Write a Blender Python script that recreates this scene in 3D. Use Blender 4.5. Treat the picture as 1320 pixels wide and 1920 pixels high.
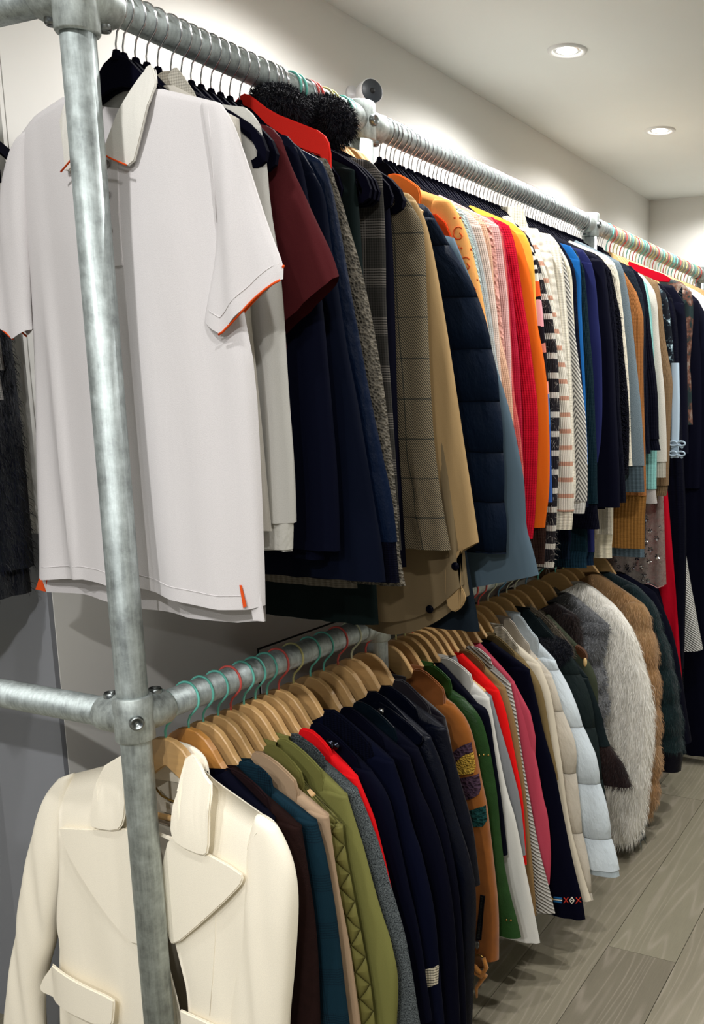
import bpy, bmesh, math, random
import numpy as np
from mathutils import Matrix, Vector

for o in list(bpy.data.objects):
    bpy.data.objects.remove(o, do_unlink=True)
SC = bpy.context.scene
COL = SC.collection
PI = math.pi

# ------------------------------------------------------------------ camera
YAW, PITCH, F, PX, PY, CH = 0.423, 0.190, 1790.6, 995.8, 1088.2, 1.5055
cy, sy, cp, sp = math.cos(YAW), math.sin(YAW), math.cos(PITCH), math.sin(PITCH)
fwd = Vector((-sy*cp, cy*cp, -sp)); rgt = Vector((cy, sy, 0)); upv = rgt.cross(fwd)
cam = bpy.data.cameras.new('camera')
cam.sensor_width = 36; cam.lens = F/1920*36
cam.shift_x = (660-PX)/1920; cam.shift_y = (PY-960)/1920
cam.clip_start = 0.02
camo = bpy.data.objects.new('camera', cam); COL.objects.link(camo)
camo.matrix_world = Matrix(((rgt.x, upv.x, -fwd.x, 0), (rgt.y, upv.y, -fwd.y, 0), (rgt.z, upv.z, -fwd.z, CH), (0, 0, 0, 1)))
SC.camera = camo

# ------------------------------------------------------------------ world, exposure
w = bpy.data.worlds.new('world'); SC.world = w; w.use_nodes = True
w.node_tree.nodes['Background'].inputs[0].default_value = (0.75, 0.85, 1, 1)
w.node_tree.nodes['Background'].inputs[1].default_value = 0.08
vs = SC.view_settings
vs.view_transform = 'Standard'; vs.look = 'None'; vs.gamma = 1; vs.use_curve_mapping = False
vs.exposure = 0.62

# ------------------------------------------------------------------ ceiling downlights
DOWN = [(-1.15, 3.746), (-1.15, 2.811), (-1.15, 1.87), (-1.15, 0.55), (-1.15, 4.68),
        (-0.21, 3.746), (-0.21, 2.811), (-0.21, 1.87), (-0.21, 0.55), (-0.21, -0.6), (-1.15, -0.6), (-0.21, -1.75)]
LIGHT_W = {(-1.15, 0.55): 15, (-0.21, 0.55): 20, (-0.21, -0.6): 60, (-1.15, -0.6): 30, (-0.21, -1.75): 78, (-0.21, 1.87): 30, (-0.21, 2.811): 34, (-0.21, 3.746): 34, (-1.15, 4.68): 12, (-1.15, 3.746): 30, (-1.15, 2.811): 32, (-1.15, 1.87): 30}
for (lx, ly) in DOWN:
    L = bpy.data.lights.new('downlight_lamp', 'SPOT'); L.energy = LIGHT_W.get((lx, ly), 56)
    L.spot_size = math.radians(160); L.spot_blend = 0.6; L.shadow_soft_size = 0.03
    L.color = (1.0, 0.992, 0.98)
    lo = bpy.data.objects.new('downlight_lamp', L); COL.objects.link(lo); lo.location = (lx, ly, 2.478)

XR, ZU, ZL = -1.183, 2.064, 1.0
rnd = random.Random(7)

# ------------------------------------------------------------------ helpers
def lin(h):
    h = h.lstrip('#'); c = [int(h[i:i+2], 16)/255 for i in (0, 2, 4)]
    return tuple(x/12.92 if x <= .04045 else ((x+.055)/1.055)**2.4 for x in c)+(1,)

def tag(o, label=None, cat=None, group=None, kind=None):
    if label: o['label'] = label
    if cat: o['category'] = cat
    if group: o['group'] = group
    if kind: o['kind'] = kind
    return o

def empty(name, loc, label=None, cat=None, group=None, rz=0):
    o = bpy.data.objects.new(name, None); COL.objects.link(o)
    o.location = loc; o.rotation_euler = (0, 0, rz); o.empty_display_size = .02
    return tag(o, label, cat, group)

def link(name, me, m=None, parent=None, smooth=False):
    o = bpy.data.objects.new(name, me); COL.objects.link(o)
    if m: me.materials.append(m)
    if parent: o.parent = parent
    if smooth: me.polygons.foreach_set('use_smooth', [True]*len(me.polygons))
    return o

def mesh(name, vs_, fs, m=None, parent=None, smooth=False, uv=None):
    me = bpy.data.meshes.new(name); me.from_pydata([tuple(v) for v in vs_], [], fs)
    if uv is not None:
        ul = me.uv_layers.new(name='UVMap')
        vi = np.zeros(len(me.loops), dtype=np.int32); me.loops.foreach_get('vertex_index', vi)
        ul.data.foreach_set('uv', np.asarray(uv, dtype=np.float32)[vi].ravel())
    me.update()
    return link(name, me, m, parent, smooth)

def box(name, x0, x1, y0, y1, z0, z1, m=None, parent=None):
    v = [(x, y, z) for x in (x0, x1) for y in (y0, y1) for z in (z0, z1)]
    f = [(0, 1, 3, 2), (4, 6, 7, 5), (0, 4, 5, 1), (2, 3, 7, 6), (0, 2, 6, 4), (1, 5, 7, 3)]
    return mesh(name, v, f, m, parent)

def tube_geo(path, r, n=10, caps=True, close=False):
    path = [Vector(p) for p in path]; N = len(path); rs = r if isinstance(r, (list, tuple)) else [r]*N
    V = []; Fc = []; a = None
    for i, p in enumerate(path):
        if close: t = (path[(i+1) % N]-path[i-1])
        else: t = path[min(i+1, N-1)]-path[max(i-1, 0)]
        t.normalize()
        if a is None:
            a = t.orthogonal().normalized()
        else:
            a = (a-t*a.dot(t)).normalized()
        b = t.cross(a)
        for k in range(n):
            q = 2*PI*k/n; V.append(p+(a*math.cos(q)+b*math.sin(q))*rs[i])
    M = N if close else N-1
    for i in range(M):
        j = (i+1) % N
        for k in range(n):
            l = (k+1) % n; Fc.append((i*n+k, i*n+l, j*n+l, j*n+k))
    if caps and not close:
        Fc.append(tuple(range(n-1, -1, -1))); Fc.append(tuple((N-1)*n+k for k in range(n)))
    return V, Fc

def tube(name, path, r, m=None, parent=None, n=10, caps=True, close=False):
    V, Fc = tube_geo(path, r, n, caps, close)
    return mesh(name, V, Fc, m, parent, True)

def lathe(name, prof, axis_o, axis_d, m=None, parent=None, n=24):
    """prof: (radius, distance along axis)"""
    d = Vector(axis_d).normalized(); a = d.orthogonal().normalized(); b = d.cross(a); o = Vector(axis_o)
    V = []; Fc = []
    for (r, h) in prof:
        for k in range(n):
            q = 2*PI*k/n; V.append(o+d*h+(a*math.cos(q)+b*math.sin(q))*max(r, 1e-5))
    for i in range(len(prof)-1):
        for k in range(n):
            l = (k+1) % n; Fc.append((i*n+k, i*n+l, (i+1)*n+l, (i+1)*n+k))
    ob = mesh(name, V, Fc, m, parent, True)
    return ob

def chaikin(p, it=2):
    p = np.asarray(p, float)
    for _ in range(it):
        q = [p[0]]
        for i in range(len(p)-1):
            q.append(.75*p[i]+.25*p[i+1]); q.append(.25*p[i]+.75*p[i+1])
        q.append(p[-1]); p = np.array(q)
    return p

def sampz(curve, zs):
    """x of a curve of (x,z) with falling z, at the heights zs"""
    c = np.asarray(curve); z = np.minimum.accumulate(c[:, 1]-np.arange(len(c))*1e-6)
    return np.interp(-zs, -z, c[:, 0])

# ------------------------------------------------------------------ materials
class NT:
    def __init__(s, name):
        s.m = bpy.data.materials.new(name); s.m.use_nodes = True
        s.t = s.m.node_tree; s.b = s.t.nodes['Principled BSDF']
    def n(s, typ, **kw):
        q = s.t.nodes.new('ShaderNode'+typ)
        for k, v in kw.items(): setattr(q, k, v)
        return q
    def put(s, inp, v):
        if v is None: return
        if isinstance(v, bpy.types.NodeSocket): s.t.links.new(v, inp)
        else: inp.default_value = v
    def m_(s, op, a, b=None, c=None):
        q = s.n('Math', operation=op)
        for i, v in enumerate((a, b, c)):
            if v is not None: s.put(q.inputs[i], v)
        return q.outputs[0]
    def mix(s, f, a, b):
        q = s.n('Mix', data_type='RGBA'); s.put(q.inputs[0], f); s.put(q.inputs[6], a); s.put(q.inputs[7], b)
        return q.outputs[2]
    def uv(s):
        q = s.n('UVMap', uv_map='UVMap'); x = s.n('SeparateXYZ'); s.t.links.new(q.outputs[0], x.inputs[0])
        return q.outputs[0], x.outputs[0], x.outputs[1]
    def obj(s):
        return s.n('TexCoord').outputs['Object']
    def noise(s, vec, sc, det=2, rough=.5, scale3=None):
        if scale3:
            mp = s.n('Mapping'); s.t.links.new(vec, mp.inputs[0]); mp.inputs['Scale'].default_value = scale3; vec = mp.outputs[0]
        q = s.n('TexNoise'); s.t.links.new(vec, q.inputs['Vector'])
        q.inputs['Scale'].default_value = sc; q.inputs['Detail'].default_value = det; q.inputs['Roughness'].default_value = rough
        return q.outputs[0]
    def ramp(s, f, stops, interp='LINEAR'):
        q = s.n('ValToRGB'); q.color_ramp.interpolation = interp; e = q.color_ramp.elements
        while len(e) < len(stops): e.new(.5)
        for i, (p, c) in enumerate(stops):
            e[i].position = p; e[i].color = c if len(c) == 4 else lin(c)
        s.put(q.inputs[0], f); return q.outputs[0]
    def bump(s, h, strength=.3, dist=.002):
        q = s.n('Bump'); q.inputs['Strength'].default_value = strength; q.inputs['Distance'].default_value = dist
        s.put(q.inputs['Height'], h); s.t.links.new(q.outputs[0], s.b.inputs['Normal']); return q
    def col(s, v): s.put(s.b.inputs['Base Color'], v)
    def set(s, **kw):
        for k, v in kw.items(): s.put(s.b.inputs[k.replace('_', ' ')], v)
        return s

ONE = 'zeroth first second third fourth fifth sixth seventh eighth ninth tenth eleventh twelfth thirteenth fourteenth fifteenth sixteenth seventeenth eighteenth nineteenth'.split()
TEN = {2: 'twent', 3: 'thirt', 4: 'fort', 5: 'fift', 6: 'sixt', 7: 'sevent', 8: 'eight', 9: 'ninet'}
def nth(n):
    if n < 20: return ONE[n]
    return TEN[n//10]+'ieth' if n % 10 == 0 else TEN[n//10]+'y-'+ONE[n % 10]
_mc = {}
def dye(h):
    c = lin(h); l = .2*c[0]+.7*c[1]+.1*c[2]; k = .22+.78*min(1, l/.075)
    return (c[0]*k, c[1]*k, c[2]*k+.0045*max(0, 1-l/.03), 1)
def shade(h, k):
    c = dye(h); return tuple(min(1, x*k) for x in c[:3])+(1,)

def fab(h, kind='plain', h2=None, p=None, rough=.85, key=None):
    k = (h, kind, h2, p, rough)
    if k in _mc: return _mc[k]
    t = NT('fabric_'+kind); c = dye(h); t.set(Roughness=rough, Specular_IOR_Level=.08)
    uv, u, v = t.uv()
    wob = t.noise(uv, 9, 2)
    f01 = t.m_('MULTIPLY_ADD', wob, .5, .75)
    def cmul(col, fac):
        q = t.n('Mix', data_type='RGBA', blend_type='MULTIPLY'); q.inputs[0].default_value = 1
        t.put(q.inputs[6], col)
        cc = t.n('CombineColor'); 
        for i in range(3): t.put(cc.inputs[i], fac)
        t.t.links.new(cc.outputs[0], q.inputs[7]); return q.outputs[2]
    fine = t.noise(uv, 700, 2, .6)
    if kind == 'plain':
        t.col(cmul(c, t.m_('MULTIPLY_ADD', fine, .3, .85)))
        big = t.noise(uv, 1, 3, .5, (14, 3, 1))
        t.bump(t.m_('ADD', t.m_('MULTIPLY', fine, .08), big), .35, .006)
    elif kind == 'smooth':
        t.col(c); big = t.noise(uv, 1, 2, .5, (10, 2.5, 1)); t.bump(big, .3, .006)
    elif kind in ('knit', 'rib', 'cable'):
        per = p or {'knit': .0045, 'rib': .008, 'cable': .022}[kind]
        s = t.m_('SINE', t.m_('MULTIPLY', u, 2*PI/per)); s2 = t.m_('SINE', t.m_('MULTIPLY', v, 2*PI/(.004 if kind != 'cable' else .02)))
        hgt = t.m_('ADD', t.m_('MULTIPLY', s, .5), t.m_('MULTIPLY', s2, .18 if kind != 'cable' else .4))
        hgt = t.m_('ADD', hgt, t.m_('MULTIPLY', fine, .5))
        dk = t.m_('MULTIPLY_ADD', s, .16 if kind != 'knit' else .07, .86)
        t.col(cmul(c, t.m_('MULTIPLY', dk, t.m_('MULTIPLY_ADD', fine, .4, .8))))
        t.bump(hgt, .6, .0022 if kind != 'cable' else .005)
    elif kind == 'marl':
        f = t.noise(uv, 420, 3, .8)
        t.col(t.mix(t.ramp(f, [(.38, (0, 0, 0, 1)), (.62, (1, 1, 1, 1))]), c, lin(h2 or h))); t.bump(f, .4, .002)
    elif kind == 'tweed':
        f = t.noise(uv, p or 330, 4, .9); g = t.noise(uv, 60, 2)
        k2 = t.ramp(f, [(.42, (0, 0, 0, 1)), (.58, (1, 1, 1, 1))])
        t.col(cmul(t.mix(k2, c, lin(h2)), t.m_('MULTIPLY_ADD', g, .6, .7))); t.bump(f, .9, .004)
    elif kind == 'boucle':
        vo = t.n('TexVoronoi'); t.t.links.new(uv, vo.inputs['Vector']); vo.inputs['Scale'].default_value = p or 210
        t.col(t.mix(vo.outputs[0], lin(h2), c)); t.bump(vo.outputs[0], 1.0, .006)
    elif kind == 'herring':
        per = p or .03
        fu = t.m_('ABSOLUTE', t.m_('SUBTRACT', t.m_('FRACT', t.m_('DIVIDE', u, per)), .5))
        q = t.m_('FRACT', t.m_('DIVIDE', t.m_('ADD', v, t.m_('MULTIPLY', fu, per*1.5)), per*.27))
        k2 = t.m_('GREATER_THAN', q, .5)
        k3 = t.m_('MULTIPLY', k2, t.m_('MULTIPLY_ADD', fine, .8, .5))
        t.col(t.mix(k3, c, lin(h2))); t.bump(k2, .5, .0015)
    elif kind == 'twill':
        q = t.m_('FRACT', t.m_('DIVIDE', t.m_('ADD', v, t.m_('MULTIPLY', u, 1.2)), p or .0055))
        k2 = t.m_('GREATER_THAN', q, .5)
        col = t.mix(t.m_('MULTIPLY', k2, t.m_('MULTIPLY_ADD', fine, .9, .35)), c, lin(h2))
        win = t.m_('ADD', t.m_('LESS_THAN', t.m_('FRACT', t.m_('DIVIDE', u, .061)), .035), t.m_('LESS_THAN', t.m_('FRACT', t.m_('DIVIDE', v, .075)), .03))
        t.col(t.mix(t.m_('MULTIPLY', win, .75), col, lin('#1a2426'))); t.bump(q, .6, .001)
    elif kind == 'plaid':
        a = t.m_('GREATER_THAN', t.m_('FRACT', t.m_('DIVIDE', u, .0045)), .5); b = t.m_('GREATER_THAN', t.m_('FRACT', t.m_('DIVIDE', v, .0045)), .5)
        zu = t.m_('LESS_THAN', t.m_('FRACT', t.m_('DIVIDE', u, .062)), .42); zv = t.m_('LESS_THAN', t.m_('FRACT', t.m_('DIVIDE', v, .085)), .38)
        k2 = t.m_('ADD', t.m_('MULTIPLY', a, t.m_('MULTIPLY_ADD', zu, .45, .08)), t.m_('MULTIPLY', b, t.m_('MULTIPLY_ADD', zv, .45, .05)))
        t.col(t.mix(k2, c, lin(h2))); t.bump(fine, .3, .001)
    elif kind == 'bands':      # p = (period, share of second colour)
        q = t.m_('FRACT', t.m_('DIVIDE', t.m_('ADD', v, t.m_('MULTIPLY', wob, .004)), p[0]))
        k2 = t.m_('LESS_THAN', q, p[1]); s = t.m_('SINE', t.m_('MULTIPLY', u, 2*PI/.0048))
        t.col(cmul(t.mix(k2, c, lin(h2)), t.m_('MULTIPLY_ADD', s, .12, t.m_('MULTIPLY_ADD', fine, .5, .62)))); t.bump(t.m_('ADD', s, fine), .5, .0025)
    elif kind == 'rope':
        q = t.m_('SINE', t.m_('MULTIPLY', t.m_('ADD', v, t.m_('MULTIPLY', u, .7)), 2*PI/.0105))
        t.col(cmul(c, t.m_('MULTIPLY_ADD', q, .22, .78))); t.bump(q, .9, .004)
    elif kind == 'leather':
        t.set(Roughness=.4, Specular_IOR_Level=.15); t.col(cmul(c, t.m_('MULTIPLY_ADD', t.noise(uv, 25, 3), .6, .7)))
        t.bump(t.m_('ADD', t.noise(uv, 30, 4, .6), t.m_('MULTIPLY', t.noise(uv, 500, 2), .2)), .5, .005)
    elif kind == 'suede':
        t.set(Roughness=.95, Sheen_Weight=.3); t.col(t.mix(t.noise(uv, 16, 5, .65), shade(h, .62), shade(h, 1.3))); t.bump(t.noise(uv, 8, 3), .5, .01)
    elif kind == 'nylon':
        t.set(Roughness=.5); t.col(cmul(c, t.m_('MULTIPLY_ADD', wob, .3, .85)))
        t.bump(t.noise(uv, 1, 4, .6, (40, 22, 1)), .55, .008)
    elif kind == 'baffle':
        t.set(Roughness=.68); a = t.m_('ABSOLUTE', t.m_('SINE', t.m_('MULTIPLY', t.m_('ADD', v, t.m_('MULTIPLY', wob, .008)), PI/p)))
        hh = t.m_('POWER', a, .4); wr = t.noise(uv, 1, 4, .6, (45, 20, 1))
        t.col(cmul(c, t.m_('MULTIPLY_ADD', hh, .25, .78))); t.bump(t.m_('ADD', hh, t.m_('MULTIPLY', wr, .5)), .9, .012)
    elif kind == 'diamond':
        d1 = t.m_('ABSOLUTE', t.m_('SINE', t.m_('MULTIPLY', t.m_('ADD', v, t.m_('MULTIPLY', u, 1.15)), PI/.052)))
        d2 = t.m_('ABSOLUTE', t.m_('SINE', t.m_('MULTIPLY', t.m_('SUBTRACT', v, t.m_('MULTIPLY', u, 1.15)), PI/.052)))
        hh = t.m_('POWER', t.m_('MINIMUM', d1, d2), .45); t.set(Roughness=.42)
        t.col(cmul(c, t.m_('MULTIPLY_ADD', t.m_('LESS_THAN', t.m_('MINIMUM', d1, d2), .05), -.3, 1))); t.bump(hh, 1, .010)
    elif kind == 'fur':
        f = t.noise(uv, 1, 4, .7, (260, 30, 1)); g = t.noise(uv, p or 18, 3)
        t.set(Roughness=.8, Sheen_Weight=.15)
        t.col(t.mix(t.m_('MULTIPLY_ADD', g, .7, t.m_('MULTIPLY_ADD', f, .8, -.35)), c, lin(h2 or h))); t.bump(f, .8, .006)
    elif kind == 'blotch':
        vo = t.n('TexVoronoi'); t.t.links.new(uv, vo.inputs['Vector']); vo.inputs['Scale'].default_value = p or 34
        t.col(t.ramp(t.noise(uv, p or 34, 4, .7), h2)); t.set(Roughness=.55); t.bump(wob, .2, .004)
    elif kind == 'vbands':     # bands along the height: h2 = stops over v range p=(v0,v1)
        q = t.m_('DIVIDE', t.m_('SUBTRACT', v, p[0]), p[1]-p[0])
        q = t.m_('ADD', q, t.m_('MULTIPLY', t.m_('SUBTRACT', t.noise(uv, 55, 3), .5), .035))
        t.col(cmul(t.ramp(q, list(h2), 'CONSTANT'), t.m_('MULTIPLY_ADD', fine, .4, .8))); t.bump(fine, .4, .002)
    _mc[k] = t.m
    return t.m

def metal(name, h, rough, metallic=1.0, noise=True):
    t = NT(name); t.set(Metallic=metallic, Roughness=rough)
    if noise:
        o = t.obj(); a = t.noise(o, 30, 5, .7); b = t.noise(o, 1, 4, .75, (140, 140, 9))
        f = t.m_('MULTIPLY_ADD', a, .6, t.m_('MULTIPLY', b, .4))
        t.col(t.mix(t.ramp(f, [(.35, (0, 0, 0, 1)), (.68, (1, 1, 1, 1))]), shade(h, .5), shade(h, 1.3)))
        t.put(t.b.inputs['Roughness'], t.m_('MULTIPLY_ADD', a, .3, rough-.15)); t.bump(b, .12, .001)
    else: t.col(lin(h))
    return t.m

def plain(name, h, rough=.5, **kw):
    t = NT(name); t.col(lin(h)); t.set(Roughness=rough, **kw); return t.m

M_GALV = metal('galvanised_steel', '#b6bfbe', .55, .75)
M_CAST = metal('cast_galvanised', '#bcc4c1', .58, .72)
M_CHROME = metal('chrome_wire', '#c9c9cc', .22, noise=False)
M_BOLT = metal('bolt_steel', '#8b9090', .35, noise=False)
M_BRASS = metal('gold_metal', '#a8894a', .3, noise=False)
M_DARK = plain('black_socket', '#0a0a0c', .6)
M_VELVET = fab('#05060f', 'smooth', rough=.95)
def wood_mat(h, name):
    t = NT(name); o = t.obj(); g = t.noise(o, 1, 4, .6, (18, 18, 150)); r = t.noise(o, 1, 3, .6, (9, 60, 90))
    t.col(t.mix(t.m_('MULTIPLY_ADD', r, .7, t.m_('MULTIPLY', g, .3)), shade(h, .72), shade(h, 1.2))); t.set(Roughness=.42); t.bump(r, .1, .001)
    return t.m
M_WOOD = wood_mat('#c9a069', 'beech_wood'); M_WOOD2 = wood_mat('#bb8240', 'amber_wood')
def vinyl(h): return fab(h, 'smooth', rough=.4)
HOOKC = dict(teal='#6fc1b2', coral='#d4605a', yellow='#c9c58a', pale='#cfd2b4', blue='#6f9fbf', silver=None)

# ------------------------------------------------------------------ room shell
def paint(name, h, bumpy=.05):
    t = NT(name); o = t.obj(); n = t.noise(o, 3, 3); f = t.noise(o, 220, 3, .6)
    t.col(t.mix(n, shade(h, .96), shade(h, 1.03))); t.set(Roughness=.75, Specular_IOR_Level=.2); t.bump(f, bumpy, .0015)
    return t.m
M_WALL = paint('wall_paint', '#dfddd7'); M_CEIL = paint('ceiling_paint', '#e4e6e1', .02); M_WALL_SHADED = paint('wall_paint_shaded', '#85878c')  # the last, darker grey is wall paint with shade put into its colour
WX, CZ, EY = -1.58, 2.5, 5.0
def struct(o): o['kind'] = 'structure'; return o
struct(box('wall_left', WX-.15, WX, 1.264, EY+.1, 0, CZ, M_WALL))
struct(box('wall_return', -1.775, WX-.001, 1.255, 1.263, 1.25, CZ, M_WALL)); struct(box('wall_return_shaded', -1.775, WX-.001, 1.253, 1.263, 0, 1.25, M_WALL_SHADED))  # lower part is plain wall too, darkened in colour to imitate shade
struct(box('wall_recess', -2.7, -1.74, 1.40, 1.55, 0, CZ, M_WALL_SHADED))
struct(box('wall_outer', -2.75, -2.65, -2.2, 1.5, 0, CZ, M_WALL))
struct(box('wall_back', WX-.15, 2.2, EY, EY+.12, 0, CZ, M_WALL))
struct(box('wall_right', 2.1, 2.22, -2.2, EY+.1, 0, CZ, M_WALL))
# front wall left out behind the camera so the world background adds fill light
struct(box('ceiling', -2.75, 2.22, -2.32, EY+.12, CZ, CZ+.12, M_CEIL))
struct(box('baseboard_left', WX, WX+.014, 1.26, EY, 0, .09, plain('skirting_paint', '#c9c8c5', .5)))
struct(box('baseboard_back', WX, 2.1, EY-.014, EY, 0, .09, plain('skirting_paint', '#c9c8c5', .5)))

# floor boards
def board_mat(i, h):
    t = NT('oak_board'); o = t.obj(); off = t.n('Mapping'); t.t.links.new(o, off.inputs[0])
    off.inputs['Location'].default_value = (i*3.1, i*1.7, 0); o = off.outputs[0]
    warp = t.noise(o, 1, 2, .5, (7, .55, 1))
    xs = t.n('SeparateXYZ'); t.t.links.new(o, xs.inputs[0])
    ring = t.m_('SINE', t.m_('ADD', t.m_('MULTIPLY', warp, 95), t.m_('MULTIPLY', xs.outputs[0], 170)))
    rg = t.m_('POWER', t.m_('MULTIPLY_ADD', ring, .5, .5), 6)
    fine = t.noise(o, 1, 4, .65, (420, 14, 1)); br = t.noise(o, 1, 3, .6, (30, 6, 1))
    base = t.mix(t.m_('MULTIPLY_ADD', fine, .6, t.m_('MULTIPLY', br, .4)), shade(h, .72), shade(h, 1.22))
    t.col(t.mix(t.m_('MULTIPLY', rg, t.m_('MULTIPLY', br, .5)), base, shade('#b5a99b', 1.0)))
    t.set(Roughness=.5, Specular_IOR_Level=.35); t.bump(t.m_('ADD', fine, t.m_('MULTIPLY', rg, .5)), .25, .0015)
    return t.m
fl = empty('floor', (0, 0, 0)); fl['kind'] = 'structure'
fb = struct(box('subfloor', -2.75, 2.22, -2.32, EY+.12, -.1, -.012, plain('subfloor_black', '#141210', .9), fl))
BM = [board_mat(i, h) for i, h in enumerate(('#837c69', '#8a8370', '#7b7463', '#8c8672'))]
bx = -.995-.195*9; k = 0
while bx < 2.1:
    y = -2.2+(k*.83) % 1.9-1.9
    while y < EY:
        y0, y1 = max(y, -2.2)+.0008, min(y+1.9, EY)-.0008
        if y1 > y0+.05:
            hh = -.0006*rnd.random()
            p = box('plank', bx+.0009, bx+.195-.0009, y0, y1, -.012, hh, rnd.choice(BM), fl)
        y += 1.9
    bx += .195; k += 1

# low access panel in the wall behind the rails
ap = empty('access_panel', (WX, 2.2, .1), 'flat wall access panel outlined by a thin dark joint behind the lower rail', 'panel')
box('panel_leaf', .0003, .003, -.36, .36, 0, .78, M_WALL, ap)
gm = plain('joint_shadow', '#101014', .9)
box('joint', .0003, .0012, -.366, .366, .78, .785, gm, ap); box('joint', .0003, .0012, -.366, -.36, 0, .78, gm, ap); box('joint', .0003, .0012, .36, .366, 0, .78, gm, ap)

# downlight fittings
M_BEZ = plain('white_bezel', '#d9d9d6', .35)
tl = NT('lamp_glow'); tl.set(Emission_Strength=14.0); tl.put(tl.b.inputs['Emission Color'], (1, .97, .93, 1)); tl.col((.9, .9, .9, 1))
lbls = {(-1.15, 2.811): 'round recessed ceiling downlight nearest the camera above the racks, lit',
        (-1.15, 3.746): 'round recessed ceiling downlight second along above the racks, lit'}
for (lx, ly) in DOWN:
    d = empty('downlight', (lx, ly, CZ), lbls.get((lx, ly), 'lit ceiling downlight %s, %s' % ('over the racks' if lx < -.5 else 'over the aisle', {3.746: 'level with the second visible one', 2.811: 'level with the nearest visible one', 1.87: 'above the second post', .55: 'just in front of the near post', 4.68: 'at the far wall', -.6: 'behind the camera', -1.75: 'far behind the camera'}[ly])), 'light', 'recessed ceiling downlights')
    lathe('bezel', [(.040, .004), (.043, -.004), (.052, -.007), (.058, -.004), (.060, 0)], (0, 0, 0), (0, 0, 1), M_BEZ, d, 32)
    lathe('reflector', [(.040, .004), (.036, -.0005), (.030, -.001)], (0, 0, 0), (0, 0, 1), M_CHROME, d, 32)
    lathe('lamp', [(.0301, -.0015), (.024, -.004), (.012, -.0055), (.0, -.006)], (0, 0, 0), (0, 0, 1), tl.m, d, 24)

# wall fitting
M_WHITE = plain('white_plastic', '#e2e2e4', .35)
wf = empty('wall_camera', (WX, 2.33, 2.30), 'small round white fitting with dark disc face fixed to the wall above the upper rail', 'camera')
lathe('mount', [(.0, 0), (.026, .0), (.026, .008), (.012, .012), (.012, .035)], (0, 0, 0), (1, 0, 0), M_WHITE, wf)
hd = Vector((.80, -.55, -.02)).normalized()
lathe('housing', [(.0, -.035), (.018, -.035), (.026, -.028), (.030, .0), (.031, .034), (.029, .036)], (.05, 0, 0), hd, M_WHITE, wf)
lathe('face', [(.029, .036), (.026, .038), (.0, .038)], (.05, 0, 0), hd, plain('dark_face', '#2c3138', .4), wf)
lathe('lens', [(.007, .038), (.006, .042), (.0, .043)], (.05, 0, 0), hd, M_DARK, wf, 16)

# ------------------------------------------------------------------ pipe rack
R0 = .02415
rack = empty('garment_rack', (XR, 1.074, 0), 'two-tier garment rack of galvanised scaffold pipe and clamp fittings along the wall', 'rack')
def P(x, y, z): return (x-XR, y-1.074, z)
POSTY = [1.074, 1.775, 3.10, 4.55]
def pipe(name, a, b, r=R0):
    return tube(name, [P(*a), P(*b)], r, M_GALV, rack, 32)
for i, y in enumerate(POSTY):
    p = pipe('post', (XR, y, .006), (XR, y, ZU+.03))
    lathe('foot_flange', [(.0, .0), (.055, .0), (.055, .006), (.030, .010), (.029, .04), (.0245, .04)], P(XR, y, 0), (0, 0, 1), M_CAST, rack)
pipe('rail', (XR, 1.10, ZU), (XR, EY-.02, ZU)); pipe('rail', (XR, 1.10, ZL), (XR, 4.55, ZL))
pipe('cross_rail', (XR-.02, 1.074, ZU), (-2.6, 1.074, ZU)); pipe('cross_rail', (XR-.02, 1.074, ZL), (-2.6, 1.074, ZL))
def clamp(y, z, left=True, both=False, hgt=.074):
    rc = R0+.0065
    c = lathe('clamp', [(R0, -.5), (rc-.002, -.5), (rc, -.47), (rc, .47), (rc-.002, .5), (R0, .5)], P(XR, y, z), (0, 0, 1), M_CAST, rack, 40)
    me = c.data
    for v in me.vertices: v.co.z = z+(v.co.z-z)*hgt
    def socket(d):
        d = Vector(d)
        s = lathe('socket', [(rc-.004, .010), (rc-.001, .03), (rc-.001, .062), (rc-.003, .066), (R0-.0005, .066)], P(XR, y, z), d, M_CAST, c, 32)
        bolt(Vector(P(XR, y, z))+d*.047+Vector((0, 0, 1 if z < 1.5 else -1))*(rc-.004), (0, 0, 1 if z < 1.5 else -1), c)
    def bolt(o, d, par):
        b = lathe('grub_screw', [(.0115, 0), (.0115, .006), (.0095, .0095), (.0085, .0095), (.0075, .007), (.0048, .0068), (.0046, .003), (0, .003)], o, d, M_BOLT, par, 24)
    socket((0, 1, 0))
    if both: socket((0, -1, 0))
    if left: socket((-1, 0, 0))
    dd = Vector((.80, -.60, 0)) if left else Vector((1, 0, 0))
    bolt(Vector(P(XR, y, z))+dd*(rc-.002), dd, c)
    return c
clamp(1.074, ZL, True); clamp(1.074, ZU-.004, True, hgt=.108)
for y in POSTY[1:]:
    clamp(y, ZU-.004, False, True); clamp(y, ZL, False, True)
lathe('end_cap', [(R0, 0), (R0, .006), (0, .008)], P(XR, 1.074, ZU+.03), (0, 0, 1), M_DARK, rack)

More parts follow.
